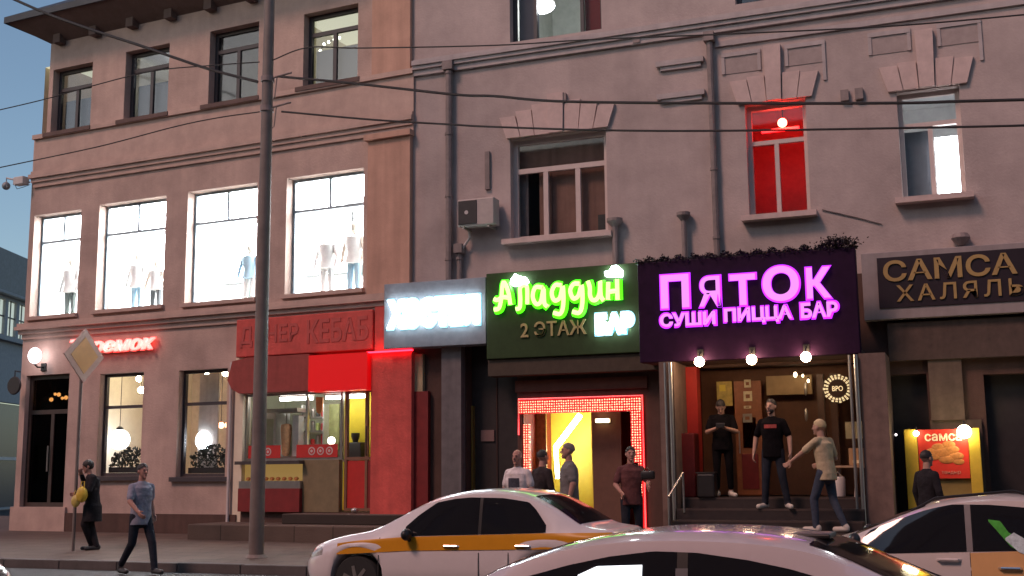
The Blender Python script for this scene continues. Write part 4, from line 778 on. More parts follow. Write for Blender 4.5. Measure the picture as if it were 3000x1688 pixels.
cable([(-60, 505), (0, 491), (100, 470), (300, 427), (514, 371), (640, 345), (760, 328)], .012, "thin cable crossing the sky just above the left cornice and running to the lamp post")
cable([(790, 180), (900, 140), (1060, 141), (1450, 133), (1736, 116), (2200, 97), (2633, 75), (3060, 38)], .013, "topmost thin cable crossing the grey building under its cornice")
cable([(815, 224), (1040, 245), (1330, 277), (1450, 282), (1665, 298), (2200, 303), (2640, 302), (2815, 297), (3060, 291)], .024, "thick dark cable crossing the grey building above the keystones")
cable([(825, 327), (1080, 350), (1320, 365), (1450, 372), (1780, 382), (2150, 383), (2820, 372), (3060, 366)], .018, "lower dark cable crossing the grey building through the tops of its windows")
g0 = ground(213, 1622, .15); SX, SY = float(g0[0]), float(g0[1])
T = Thing("road_sign", "diamond shaped yellow road sign with a pale border on a thin post", "road sign", 'W', (SX, SY, .15))
zc = at(245, 1042, SY)[2]; T.part("post", MB().tube([(SX, SY, .15), (SX, SY, zc + .5)], .032, POLE, 10))
ry = Matrix.Rotation(RAD(88), 4, 'Z')
def diamond(name, h, y0, y1, m):
    q = MB(); q.prism([(0, -h), (h, 0), (0, h), (-h, 0)], y0, y1, m)
    q.v = [tuple(Vector((SX, SY, zc)) + (ry @ Vector(v))) for v in q.v]; T.part(name, q)
diamond("plate", .53, -.06, -.035, mat("white_sign_border", (.46, .30, .25), .5, var=.1)); diamond("centre", .36, -.066, -.061, mat("yellow_sign_paint", (.52, .27, .10), .5, var=.1))
# house along the side street at the far left
ax = Vector((_d0[0], _d0[1], 0)); rt = Vector((_r0[0], _r0[1], 0)); H0 = ax * 44 - rt * 24
FR['H'] = Matrix(((ax.x, -rt.x, 0, H0.x), (ax.y, -rt.y, 0, H0.y), (0, 0, 1, 0), (0, 0, 0, 1)))
T = Thing("side_street_house", "grey metal roofed house with lit windows far down the side street", "house", 'H', (20, 0, 0))
GH = mat("grey_house_wall", (.30, .31, .33), .8, var=.12); q = MB(); wall(q, 0, 60, 0, 10.1, 0, [(2 + i * 1.25, 2.95 + i * 1.25, 8.15, 9.85) for i in range(40)] + [(8, 14, .1, 5)], .3, GH); T.part("wall", q)
q = MB(); q.prism([(0, 10.1), (60, 10.1), (60, 12.2), (0, 12.2)], 0.05, 1.5, mat("grey_metal_roof", (.14, .145, .16), .55, var=.2)); q.box(-.2, 60, -.35, .05, 10.0, 10.12, GH); q.box(-.2, 60, -.3, .0, 7.85, 8.0, GH); q.quad((0, 1.5, 12.2), (60, 1.5, 12.2), (60, 9, 15), (0, 9, 15), MATS["grey_metal_roof"]); T.part("roof", q)
q = MB()
for i in range(40): q.box(2 + i * 1.25 + .05, 2.9 + i * 1.25, .12, .2, 8.2, 9.8, glow("pale_lit_window", (.75, .85, .68), .38))
T.part("lit_window_band", q)
q = MB()
for i in range(40): q.box(2.43 + i * 1.25, 2.5 + i * 1.25, .08, .115, 8.15, 9.85, FRAMED)
q.box(2, 52, .075, .11, 9.0, 9.07, FRAMED); T.part("glazing_bars", q)
q = MB(); q.box(8.05, 13.95, .2, .29, .1, 4.95, mat("blue_dark_glass", (.02, .03, .06), .2)); q.box(8, 14, .1, .19, 2.3, 2.45, PALE); T.part("shop_front", q)

# unseen dark block added behind the camera to hold back sky light and darken reflections
T = Thing("unseen_light_blocker", "dark brick block added behind the viewer to hold back sky light", "building", 'W', (0, -12, 0))
q = MB(); wall(q, -70, 60, 0, 17, -9, [(-68 + i * 4, -66.2 + i * 4, z, z + 2.2) for i in range(31) for z in (1.2, 5.2, 9.2, 13.2)], -.3, mat("blocker_dark_brick", (.10, .07, .06), .9, var=.2))
q.quad((-70, -24, 17), (60, -24, 17), (60, -9, 17), (-70, -9, 17), DARKROOF); q.quad((-70, -24, 0), (-70, -9, 0), (-70, -9, 17), (-70, -24, 17), MATS["blocker_dark_brick"]); q.quad((60, -24, 0), (60, -9, 0), (60, -9, 17), (60, -24, 17), MATS["blocker_dark_brick"]); q.quad((-70, -9.3, 0), (60, -9.3, 0), (60, -9.3, 17), (-70, -9.3, 17), mat("blocker_dark_pane", (.02, .022, .026), .15, var=0)); T.part("wall", q)
structure("far_pavement", MB().quad((-90, -9, .12), (60, -9, .12), (60, -6, .12), (-90, -6, .12), PAVE))

# ================================================================== cars
def I(P, x): return float(np.interp(x, [p[0] for p in P], [p[1] for p in P]))
UP = [(1, 0), (.97, .22), (.93, .5), (.89, .76), (.862, .9), (.74, .968), (.42, .994), (0, 1)]
class Car:
    def __init__(s, name, label, cat, x0, yc, prof, belt, hw, wheels, paint, wr=.31, sill=.2, zg=0, flip=False):
        s.L = prof[-1][0]; s.prof, s.belt, s.hw = prof, belt, hw; s.sill = sill; s.wh = wheels; s.wr = wr
        s.T = Thing(name, label, cat, 'W', (0, 0, 0)); s.T.e.location = (x0, yc, zg)
        if flip: s.T.e.rotation_euler.z = math.pi
        xs = sorted({0.0, s.L, *np.linspace(0, s.L, 90).round(4), *[round(w + d, 4) for w in wheels for d in np.linspace(-.38, .38, 25)]})
        xs = [x for x in xs if 0 <= x <= s.L]; rows = []
        kern = lambda P, x: sum(I(P, min(max(x + d, 0), s.L)) * w for d, w in ((-.1, .15), (-.05, .2), (0, .3), (.05, .2), (.1, .15)))
        s.zt = lambda x: kern(s.prof, x); s.zs = lambda x: min(kern(s.belt, x), s.zt(x) - .015); s.w = lambda x: I(s.hw, x)
        for x in xs:
            zt, zs, hw_ = s.zt(x), s.zs(x), s.w(x); zl = s.sill + (.22 * max(0, 1 - x / .35) ** 2) + (.2 * max(0, 1 - (s.L - x) / .4) ** 2)
            for wx in wheels:
                r = wr + .06
                if abs(x - wx) < r: zl = max(zl, wr + math.sqrt(r * r - (x - wx) ** 2))
            zl = min(zl, zs - .05)
            half = [(0, zl), (hw_ * .55, zl), (hw_ * .94, zl + .0), (hw_ * .985, zl + .04), (hw_ * 1.0, zl + (zs - zl) * .45), (hw_ * .995, zl + (zs - zl) * .75)]
            half += [(hw_ * .965 * a, zs + (zt - zs) * b) for a, b in UP]
            rows.append([(x, -y, z) for y, z in half] + [(x, y, z) for y, z in half[-2:0:-1]])
        n = len(rows[0]); q = MB(); q.add([p for r in rows for p in r], [(i * n + k, i * n + (k + 1) % n, (i + 1) * n + (k + 1) % n, (i + 1) * n + k) for i in range(len(rows) - 1) for k in range(n)] + [tuple(range(n - 1, -1, -1)), tuple((len(rows) - 1) * n + k for k in range(n))], paint)
        s.T.part("body", q, smooth=50)
        for wx in wheels:
            for sy in (-1, 1):
                y = sy * (s.w(wx) - .11); q = MB(); q.lathe((wx, y, wr), [(wr * .62, -.1), (wr * .95, -.1), (wr, -.07), (wr, .07), (wr * .95, .1), (wr * .62, .1)], mat("tyre_rubber", (.02, .02, .02), .8), 36, 'y')
                o = s.T.part("wheel", q, smooth=40); r_ = MB(); f = y + sy * .085; r_.lathe((wx, f, wr), [(wr * .64, -.01), (wr * .64, .01)], mat("wheel_dark", (.05, .05, .05), .5), 30, 'y')
                for k in range(7):
                    t = 2 * math.pi * k / 7; c_, s_ = math.cos(t), math.sin(t); r_.prism([(wx + c_ * .04 - s_ * .025, wr + s_ * .04 + c_ * .025), (wx + c_ * .04 + s_ * .025, wr + s_ * .04 - c_ * .025), (wx + c_ * wr * .62 + s_ * .02, wr + s_ * wr * .62 - c_ * .02), (wx + c_ * wr * .62 - s_ * .02, wr + s_ * wr * .62 + c_ * .02)], f + sy * .011, f + sy * .02, STEEL)
                s.T.part("rim", r_, parent=o)
    def ysurf(s, x, z):
        zt, zs, hw_ = s.zt(x), s.zs(x), s.w(x)
        if z <= zs: return hw_ * (1 - .035 * max(0, (z - (s.sill + (zs - s.sill) * .6)) / max(.01, .4 * (zs - s.sill))))
        f = min(1, (z - zs) / (zt - zs)); return hw_ * .965 * float(np.interp(f, [b for a, b in UP], [a for a, b in UP]))
    def ztop(s, x, y):
        zt, zs, hw_ = s.zt(x), s.zs(x), s.w(x); f = float(np.interp(abs(y) / (hw_ * .965), [a for a, b in UP[::-1]], [b for a, b in UP[::-1]])); return zs + (zt - zs) * f
    def side(s, name, lo, hi, m, off=.005, sides=(-1, 1), nx=26, nz=8, label=None, parent=None, x0=None, x1=None, each=True):
        x0 = max(lo[0][0], hi[0][0]) if x0 is None else x0; x1 = min(lo[-1][0], hi[-1][0]) if x1 is None else x1; out = None
        for sd in sides:
            q = MB(); vs = []
            for layer in (off, off - .004):
                for i in range(nx + 1):
                    x = x0 + (x1 - x0) * i / nx; a, b = I(lo, x), I(hi, x)
                    b = min(b, s.zs(x) + (s.zt(x) - s.zs(x)) * .9); a = min(a, b - .004)
                    for j in range(nz + 1):
                        z = a + (b - a) * j / nz; vs.append((x, sd * (s.ysurf(x, z) + layer), z))
            N = (nx + 1) * (nz + 1); fs = []
            for i in range(nx):
                for j in range(nz):
                    k = i * (nz + 1) + j; fs.append((k, k + 1, k + nz + 2, k + nz + 1))
            q.add(vs[:N], fs, m); out = s.T.part(name, q, smooth=True, label=label, parent=parent)
        return out
    def top(s, name, x0, x1, y0, y1, m, off=.005, nx=16, ny=14, label=None):
        q = MB(); vs = []
        for i in range(nx + 1):
            x = x0 + (x1 - x0) * i / nx; h = y0 + (y1 - y0) * i / nx
            for j in range(ny + 1):
                y = -h + 2 * h * j / ny; vs.append((x, y, s.ztop(x, y) + off))
        q.add(vs, [(i * (ny + 1) + j, i * (ny + 1) + j + 1, (i + 1) * (ny + 1) + j + 1, (i + 1) * (ny + 1) + j) for i in range(nx) for j in range(ny)], m)
        return s.T.part(name, q, smooth=True, label=label)
    def handle(s, x, z, m):
        for sd in (-1, 1):
            y = sd * s.ysurf(x, z); q = MB(); q.tube([(x - .1, y, z), (x - .08, y + sd * .035, z + .005), (x + .08, y + sd * .035, z + .005), (x + .1, y, z)], .014, m, 8); q.ball((x, y, z - .01), .05, m, 8, (1.2, .15, .6)); s.T.part("door_handle", q, smooth=True)
    def mirror(s, x, z, m):
        for sd in (-1, 1):
            y = sd * (s.ysurf(x, z) + .1); q = MB(); q.ball((x, y, z + .03), .1, m, 12, (.6, 1, .72)); q.tube([(x, sd * s.ysurf(x, z - .05), z - .04), (x, y, z)], .025, m, 8); s.T.part("wing_mirror", q, smooth=True)
    def seam(s, x, z0, z1, tilt=0): s.side("door_seam", [(x - .006, z0), (x + .006, z0)], [(x - .006, z1), (x + .006, z1)], mat("seam_black", (.03, .03, .03), .6), .006, nx=1, nz=10)
WHITECAR = mat("white_car_paint", (.66, .61, .61), .28, var=.03, coat=.7); TAXIY = mat("taxi_orange_paint", (.62, .27, .012), .3, var=.05, coat=.6)
CARG = mat("dark_car_glass", (.012, .012, .015), .06, var=0, spec=.8); CHROME = mat("chrome", (.75, .73, .72), .12, metal=1, var=0); LAMPG = mat("clear_lamp_glass", (.55, .52, .5), .1, metal=.4, var=.3, scale=30); TAILG = mat("red_tail_lamp", (.35, .01, .01), .15, var=.1)
TPROF = [(0, .52), (.03, .62), (.14, .72), (.33, .79), (.62, .86), (.93, .91), (1.11, .97), (1.63, 1.24), (1.88, 1.34), (2.18, 1.405), (2.53, 1.425), (2.88, 1.40), (3.13, 1.33), (3.38, 1.2), (3.73, .985), (3.88, .965), (4.11, .94), (4.17, .85), (4.19, .6)]
TBELT = [(0, .46), (.08, .58), (.3, .70), (.65, .78), (1.23, .82), (3.33, .88), (3.93, .88), (4.15, .8), (4.19, .55)]
THW = [(0, .52), (.05, .66), (.16, .76), (.36, .82), (.7, .845), (3.43, .845), (3.88, .81), (4.11, .73), (4.19, .6)]
TX, TY = -7.95, 13.72
C1 = Car("taxi_car", "white taxi sedan with an orange band along its side parked before the entrances", "taxi", TX, TY, TPROF, TBELT, THW, (.84, 3.3), WHITECAR)
tl_ = lambda px, py, Y=TY - .8: (float(at(px, py, Y)[0] - TX), float(at(px, py, Y)[2]))
hi = [tl_(*p, TY - .66) for p in ((1186, 1556), (1235, 1510), (1288, 1472), (1340, 1461), (1385, 1457), (1482, 1459), (1556, 1471), (1578, 1493), (1610, 1537))]; lo = [tl_(*p, TY - .8) for p in ((1186, 1571), (1400, 1566), (1597, 1561), (1612, 1543))]
sp_ = tl_(1405, 1500)[0]
C1.side("side_window", lo, hi, CARG, x1=sp_ - .02, label="front side window"); C1.side("side_window", lo, hi, CARG, x0=sp_ + .02, label="rear side window"); C1.side("window_trim", lo, hi, BLACK, off=.003)
C1.side("orange_band", [tl_(990, 1624), tl_(1200, 1613), tl_(1800, 1607), tl_(1880, 1607)], [tl_(990, 1592), tl_(1060, 1582), tl_(1187, 1573), tl_(1610, 1562), tl_(1800, 1562), tl_(1880, 1565)], TAXIY, off=.014, nx=60)
C1.top("windscreen", 1.15, 1.83, .66, .56, CARG); C1.top("rear_window", 3.09, 3.68, .54, .66, CARG)
C1.side("headlight", [(.05, .56), (.34, .62)], [(.05, .66), (.25, .725), (.34, .70)], LAMPG, off=.006); C1.side("tail_light", [(3.93, .6), (4.16, .6)], [(3.93, .78), (4.16, .8)], TAILG, off=.006)
for px in (1325, 1535): C1.handle(tl_(px, 1600)[0], tl_(px, 1601)[1], CHROME)
C1.mirror(tl_(1186, 1570, TY - .95)[0], tl_(1186, 1575, TY - .95)[1], BLACK)
for x in (1.15, sp_, 2.85): C1.seam(x, .26, .84)
q = MB(); q.tube([(4.17, -.6, .45), (4.20, -.3, .45), (4.20, .3, .45), (4.17, .6, .45)], .04, BLACK, 8); C1.T.part("bumper_strip", q)
for i in range(12): pass
# near hatchback, only its roof and window tops stay inside the frame
NY = 7.0; NX = -4.15
nw = lambda px, py, Y=NY: (float(at(px, py, Y)[0] - NX), float(at(px, py, Y)[2]))
rf = [nw(*p) for p in ((1480, 1686), (1560, 1641), (1640, 1607), (1740, 1574), (1840, 1554), (1940, 1544), (2040, 1541), (2160, 1543), (2290, 1552), (2400, 1570), (2470, 1592))]
NPROF = [(0, .5), (.05, .6), (.3, .7), (.8, .79), (1.1, .85)] + rf + [(rf[-1][0] + .38, rf[-1][1] - .17), (rf[-1][0] + .62, rf[-1][1] - .27), (rf[-1][0] + 1.0, rf[-1][1] - .3), (rf[-1][0] + 1.08, .6)]
NL = NPROF[-1][0]
NBELT = [(0, .44), (.1, .55), (.5, .68), (1.2, .79), (2.6, .84), (NL - .4, .88), (NL - .05, .75), (NL, .5)]
NHW = [(0, .5), (.06, .64), (.25, .76), (.6, .82), (NL - .8, .83), (NL - .3, .8), (NL - .06, .7), (NL, .6)]
SILVER = mat("pearl_white_paint", (.60, .545, .57), .22, var=.03, coat=.8, metal=.1)
C2 = Car("near_car", "pale silver car nearest the camera showing only its roof and dark windows", "car", NX, NY, NPROF, NBELT, NHW, (.85, NL - .85), SILVER)
hi = [nw(*p, NY - .62) for p in ((1500, 1700), (1580, 1680), (1680, 1652), (1800, 1627), (1926, 1612), (2050, 1616), (2200, 1637), (2330, 1664), (2440, 1697))]
lo = [(hi[0][0], hi[0][1] - .06), (hi[0][0] + .3, .86), (hi[-1][0] - .15, .9), (hi[-1][0], hi[-1][1] - .05)]
mid = nw(2012, 1650, NY - .62)[0]
NG = glass("tinted_car_glass", (.30, .31, .34), .12)
C2.side("side_window", lo, hi, CARG, x1=mid - .03, label="front side window"); C2.side("side_window", lo, hi, CARG, x0=mid + .03, label="rear side window"); C2.side("window_trim", lo, hi, BLACK, off=.003)
C2.top("windscreen", NPROF[4][0] + .1, rf[3][0] - .02, .66, .58, CARG); C2.top("rear_window", rf[-1][0] - .12, rf[-1][0] + .55, .56, .66, CARG)
C2.side("headlight", [(.06, .52), (.4, .58)], [(.06, .62), (.4, .66)], LAMPG, off=.006)
q = MB(); q.bbox(rf[-1][0] - .33, rf[-1][0] - .05, -.16, .16, rf[-1][1] + .03, rf[-1][1] + .06, BLACK, .01); C2.T.part("spoiler", q)
C2.side("glowing_patch", [(nw(1700, 1684, NY - .7)[0], .9), (nw(1892, 1684, NY - .7)[0], .9)], [nw(1700, 1684, NY - .66), nw(1760, 1656, NY - .66), nw(1892, 1652, NY - .66)], glow("white_patch_glow", (.85, .92, 1), 1.6), off=.012, sides=(-1,), label="added glowing white patch on the side window")  # made-up glowing patch on the glass
C2.side("seat_belt_post", [(nw(1985, 1688, NY - .7)[0], .9), (nw(2025, 1688, NY - .7)[0], .9)], [nw(1985, 1662, NY - .66), nw(2025, 1662, NY - .66)], mat("grey_pillar_cloth", (.14, .14, .15), .8), off=.01, sides=(-1,))
# right taxi
RX, RY_ = -2.28, 12.75
C3 = Car("taxi_car", "white and yellow taxi with a green sticker in its rear window at the right edge", "taxi", RX, RY_, [(x, z if x < 1.1 else z - .055 * min(1, (x - 1.1) / .6)) for x, z in TPROF], TBELT, THW, (.84, 3.3), mat("white_taxi_paint", (.60, .53, .50), .3, var=.03, coat=.6))
tr = lambda px, py, Y=RY_ - .78: (float(at(px, py, Y)[0] - RX), float(at(px, py, Y)[2]))
print("taxi right belt", tr(2620, 1620), tr(2840, 1482), tr(2515, 1577), tr(2950, 1470), "roof", at(2800, 1460, RY_))
hi = [tr(*p, RY_ - .62) for p in ((2528, 1576), (2575, 1530), (2630, 1497), (2700, 1482), (2790, 1477), (2900, 1478), (3000, 1486), (3060, 1510), (3095, 1560))]; lo = [tr(*p, RY_ - .8) for p in ((2528, 1590), (2600, 1621), (2830, 1616), (3060, 1612), (3097, 1580))]
sp_ = tr(2838, 1550)[0]
C3.side("side_window", lo, hi, CARG, x1=sp_ - .03, label="front side window"); C3.side("side_window", lo, hi, CARG, x0=sp_ + .025, label="rear side window with a green sticker"); C3.side("window_trim", lo, hi, mat("grey_trim", (.2, .18, .18), .5), off=.003)
C3.side("yellow_door", [(sp_ - .0, .26), (sp_ + .6, .3), (sp_ + .8, .62)], [tr(2828, 1620), (sp_ + .8, .88)], mat("pale_yellow_paint", (.70, .40, .17), .3, var=.04, coat=.6), off=.010, label="yellow rear door")
st = C3.side("green_sticker", [tr(2895, 1527), tr(2925, 1560), tr(2960, 1600), tr(2990, 1618)], [tr(2895, 1522), tr(2930, 1527), tr(2955, 1560), tr(2990, 1580)], mat("green_sticker", (.05, .35, .03), .5, var=.3, scale=20), off=.012, sides=(-1,)); C3.side("white_sticker", [tr(2945, 1582), tr(2985, 1617), tr(3005, 1625)], [tr(2945, 1576), tr(2970, 1560), tr(3005, 1580)], mat("pale_blue_sticker", (.5, .6, .62), .5, var=.3, scale=30), off=.015, sides=(-1,))
C3.top("windscreen", 1.15, 1.83, .66, .56, CARG); C3.top("rear_window", 3.09, 3.68, .54, .66, CARG)
C3.handle(tr(2780, 1640)[0], tr(2780, 1640)[1], C3.T.e.children[0].data.materials[0]); C3.handle(tr(2960, 1665)[0], tr(2960, 1665)[1], CHROME)
C3.mirror(tr(2505, 1585)[0], tr(2505, 1590)[1], BLACK); C3.seam(1.15, .26, .84); C3.seam(sp_, .26, .84)
q = MB(); q.tube([(1.7, -.55, C3.ztop(1.7, .5) + .0), (1.93, -.56, C3.ztop(1.93, .5) + .05), (2.63, -.56, C3.ztop(2.63, .5) + .05), (3.0, -.55, C3.ztop(3.0, .5))], .014, BLACK, 6); C3.T.part("roof_rail", q, smooth=True)
# dark car whose bonnet edge shows in the bottom left corner
g = at(-70, 1745, 8.6)
C4 = Car("parked_car", "dark car with only its glinting bonnet edge in the bottom left corner", "car", float(g[0]) - .12, 8.6, TPROF, TBELT, THW, (.84, 3.3), mat("black_car_paint", (.02, .02, .022), .2, var=0, coat=.8), flip=True)
C4.top("windscreen", 1.15, 1.83, .66, .56, CARG); C4.top("rear_window", 3.09, 3.68, .54, .66, CARG); C4.side("headlight", [(.05, .56), (.34, .62)], [(.05, .66), (.25, .725), (.34, .70)], LAMPG, off=.006)
C4.side("side_window", [(1.28, .86), (3.13, .9)], [(1.28, .9), (1.93, 1.3), (2.73, 1.33), (3.13, .95)], CARG)

# ================================================================== people
SKIN = mat("skin", (.40, .235, .175), .65, var=.10, scale=20, spec=.25); SKIN2 = mat("skin_ruddy", (.40, .21, .165), .65, var=.10, scale=20, spec=.25)
HAIRD = mat("dark_hair", (.018, .013, .012), .6, var=.2, scale=40, bump=.4, bscale=90); HAIRB = mat("fair_hair", (.42, .33, .18), .6, var=.2, scale=40, bump=.4, bscale=90); HAIRG = mat("cropped_grey_hair", (.16, .13, .12), .7, var=.2, scale=40)
EYE_M = mat("eye_dark", (.02, .015, .015), .3); LIP = mat("lip", (.30, .12, .10), .5)
def cloth(n, c): return mat(n, c, .9, var=.22, scale=9, bump=1.0, bscale=11, spec=.08)
class Body:
    def __init__(s): s.mb = MB(); s.P = []
    def cap(s, a, b, ra, rb, tag):
        a, b = Vector(a), Vector(b); d = (b - a).normalized() if (b - a).length > 1e-6 else Vector((0, 0, 1))
        pts, rs = [], []
        for t in (90, 60, 30, 0): pts.append(a - d * ra * math.sin(RAD(t))); rs.append(max(1e-4, ra * math.cos(RAD(t))))
        for t in (0, 30, 60, 90): pts.append(b + d * rb * math.sin(RAD(t))); rs.append(max(1e-4, rb * math.cos(RAD(t))))
        s.mb.tube(pts, rs, SKIN, 14); s.P.append(('c', np.array(a), np.array(b), ra, rb, tag))
    def ell(s, c, r, tag):
        s.mb.ball((0, 0, 0), 1, SKIN, 14); n = 15 * 16
        for i in range(len(s.mb.v) - n, len(s.mb.v)): s.mb.v[i] = tuple(c[k] + s.mb.v[i][k] * r[k] for k in range(3))
        s.P.append(('e', np.array(c, float), np.array(r, float), tag))
    def loft(s, rings, tag, n=20):
        vs = []
        for c, rx, ry, rot in rings:
            for k in range(n):
                t = 2 * math.pi * k / n; x, y = rx * math.copysign(abs(math.cos(t)) ** .85, math.cos(t)), ry * math.sin(t)
                vs.append((c[0] + x * math.cos(rot) - y * math.sin(rot), c[1] + x * math.sin(rot) + y * math.cos(rot), c[2]))
        K = len(rings); s.mb.add(vs, [(i * n + k, i * n + (k + 1) % n, (i + 1) * n + (k + 1) % n, (i + 1) * n + k) for i in range(K - 1) for k in range(n)] + [tuple(range(n - 1, -1, -1)), tuple((K - 1) * n + k for k in range(n))], SKIN)
        for i in range(K - 1):
            (c, rx, ry, _), (d, sx, sy, _) = rings[i], rings[i + 1]
            s.P.append(('l', np.array(c, float), np.array(d, float), (rx, ry), (sx, sy), tag))
    def dist(s, X):
        out = []
        for p in s.P:
            if p[0] == 'c':
                _, a, b, ra, rb, _t = p; d = b - a; L2 = max(1e-9, d @ d); t = np.clip(((X - a) @ d) / L2, 0, 1); q = a + t[:, None] * d
                out.append(np.linalg.norm(X - q, axis=1) - (ra + (rb - ra) * t))
            elif p[0] == 'e':
                _, c, r, _t = p; k = np.linalg.norm((X - c) / r, axis=1); out.append((k - 1) * r.min())
            else:
                _, a, b, r0, r1, _t = p; t = np.clip((X[:, 2] - a[2]) / (b[2] - a[2] if abs(b[2] - a[2]) > 1e-6 else 1e-6), 0, 1)
                c = a + t[:, None] * (b - a); rx = r0[0] + (r1[0] - r0[0]) * t; ry_ = r0[1] + (r1[1] - r0[1]) * t
                k = np.sqrt(((X[:, 0] - c[:, 0]) / rx) ** 2 + ((X[:, 1] - c[:, 1]) / ry_) ** 2); h = np.maximum(0, np.abs(X[:, 2] - c[:, 2]))
                out.append(np.maximum((k - 1) * np.minimum(rx, ry_), h))
        return np.stack(out, 1)
def person(label, loc, rz, H, cl, J={}, hair='short', group=None, girth=1.0, sleeve='short', face=0.0, nod=0.0, voxel=.0085, ankle=False, print_=None, coat=None, beard=False):
    """figure facing local -y; J overrides joints given for a 1.75 m figure"""
    s = H / 1.75; j = dict(pel=(0, 0, .95), wst=(0, 0, 1.1), che=(0, 0, 1.3), nek=(0, .005, 1.47), hed=(0, -.015, 1.635),
        lsh=(.172, .01, 1.385), rsh=(-.172, .01, 1.385), lel=(.245, .02, 1.14), rel=(-.245, .02, 1.14), lwr=(.255, -.05, .90), rwr=(-.255, -.05, .90),
        lhp=(.095, 0, .92), rhp=(-.095, 0, .92), lkn=(.11, -.02, .5), rkn=(-.11, -.02, .5), lan=(.12, .03, .085), ran=(-.12, .03, .085), lto=(.15, -.15, .04), rto=(-.15, -.15, .04))
    j.update(J); j = {k: Vector(v) * s for k, v in j.items()}; B = Body(); g = girth * s
    top, bot, shoe, skin, hairm = cl
    sh_rot = math.atan2(j['lsh'].y - j['rsh'].y, j['lsh'].x - j['rsh'].x); hp_rot = math.atan2(j['lhp'].y - j['rhp'].y, j['lhp'].x - j['rhp'].x)
    P, Wt, Ch, Nk = j['pel'], j['wst'], j['che'], j['nek']
    up = lambda v, dz: (v.x, v.y, v.z + dz * s)
    rings = [(up(P, -.13), .182 * g, .135 * g, hp_rot), (up(P, -.02), .178 * g, .132 * g, hp_rot), (up(Wt, 0), .166 * g, .124 * g, (sh_rot + hp_rot) / 2), (up(Ch, -.04), .186 * g, .13 * g, sh_rot), (up(Ch, .07), .182 * g, .118 * g, sh_rot), (up(Nk, -.05), .13 * g, .09 * g, sh_rot), (up(Nk, .005), .066 * s, .062 * s, sh_rot)]
    if coat: rings = [((P.x, P.y + .0, coat * s), .215 * g, .17 * g, hp_rot), ((P.x, P.y, (coat + .3) * s), .205 * g, .16 * g, hp_rot)] + rings[1:]
    B.loft(rings, 'top')
    B.ell((P.x, P.y, P.z - .06 * s), (.16 * g, .12 * g, .13 * s), 'bot')
    hd = j['hed']; B.cap(Nk + Vector((0, 0, -.03)), (hd + Nk) / 2, .058 * s, .056 * s, 'skin')
    Rh = Matrix.Rotation(face, 3, 'Z') @ Matrix.Rotation(nod, 3, 'X'); h = lambda x, y, z: hd + Rh @ (Vector((x, y, z)) * s)
    def hell(c, r, tag, m=1):
        n0 = len(B.mb.v); B.ell((0, 0, 0), [q * s for q in r], tag); B.P.pop()
        for i in range(n0, len(B.mb.v)): B.mb.v[i] = tuple(h(*c) + Rh @ Vector(B.mb.v[i]))
        B.P.append(('c', np.array(h(*c)), np.array(h(*c)), min(r) * s, min(r) * s, tag))
    hell((0, .012, .03), (.075, .095, .092), 'skin'); hell((0, -.03, -.045), (.056, .06, .068), 'skin'); hell((0, -.015, -.01), (.068, .08, .1), 'skin')
    hell((0, -.072, .028), (.05, .022, .014), 'skin'); B.cap(h(0, -.088, .015), h(0, -.112, -.022), .010 * s, .017 * s, 'skin'); hell((0, -.086, -.062), (.026, .014, .008), 'lip'); hell((0, -.078, -.098), (.026, .02, .02), 'skin')
    for sx in (-1, 1): hell((sx * .078, .005, -.005), (.012, .022, .034), 'skin'); hell((sx * .031, -.08, .004), (.012, .008, .007), 'skin')
    for sd in ('l', 'r'):
        sh, el, wr = j[sd + 'sh'], j[sd + 'el'], j[sd + 'wr']; sx = 1 if sd == 'l' else -1
        if sleeve == 'short':
            mdp = sh + (el - sh) * .72; B.cap(sh, mdp, .060 * g, .062 * g, 'top'); B.cap(Nk + Vector((0, 0, -.035 * s)), sh, .052 * g, .054 * g, 'top'); B.cap(sh, el, .048 * g, .042 * g, 'skin'); B.cap(el, wr, .043 * g, .028 * s, 'skin')
        else:
            B.cap(sh, el, .062 * g, .054 * g, 'top'); B.cap(Nk + Vector((0, 0, -.035 * s)), sh, .052 * g, .056 * g, 'top'); B.cap(el, wr, .055 * g, .042 * g, 'top'); B.cap(wr, wr + (wr - el).normalized() * .02, .028 * s, .028 * s, 'skin')
        d = (wr - el).normalized(); ref = Vector((0, 1, 0)) if abs(d.y) < .8 else Vector((0, 0, 1)); sid = (ref - d * ref.dot(d)).normalized(); nrm = d.cross(sid) * sx
        pc = wr + d * .05 * s
        for o in (-.024, -.008, .008, .024): B.cap(wr + d * .02 * s + sid * o * .8 * s, wr + d * .085 * s + sid * o * s, .017 * s, .0145 * s, 'skin')
        for o, ln in ((-.029, .062), (-.010, .074), (.010, .079), (.029, .07)):
            a = wr + d * .092 * s + sid * o * s; b = a + (d * .8 - nrm * .35 + sid * o * 3).normalized() * ln * .55 * s; c = b + (d * .45 - nrm * .8).normalized() * ln * .45 * s
            B.cap(a, b, .0105 * s, .0098 * s, 'skin'); B.cap(b, c, .0098 * s, .0088 * s, 'skin')
        a = wr + d * .035 * s - sid * .03 * s; b = a + (d * .55 - sid * .75 - nrm * .2).normalized() * .042 * s; c = b + (d * .9 - sid * .2 - nrm * .35).normalized() * .032 * s
        B.cap(a, b, .0135 * s, .0115 * s, 'skin'); B.cap(b, c, .0115 * s, .0095 * s, 'skin')
        hp, kn, an, to = j[sd + 'hp'], j[sd + 'kn'], j[sd + 'an'], j[sd + 'to']
        B.cap(hp, kn, .092 * g, .066 * g, 'bot'); B.cap(kn, an + (kn - an) * (.22 if ankle else .02), .066 * g, .052 * g, 'bot')
        if ankle: B.cap(an + (kn - an) * .3, an, .036 * s, .034 * s, 'skin')
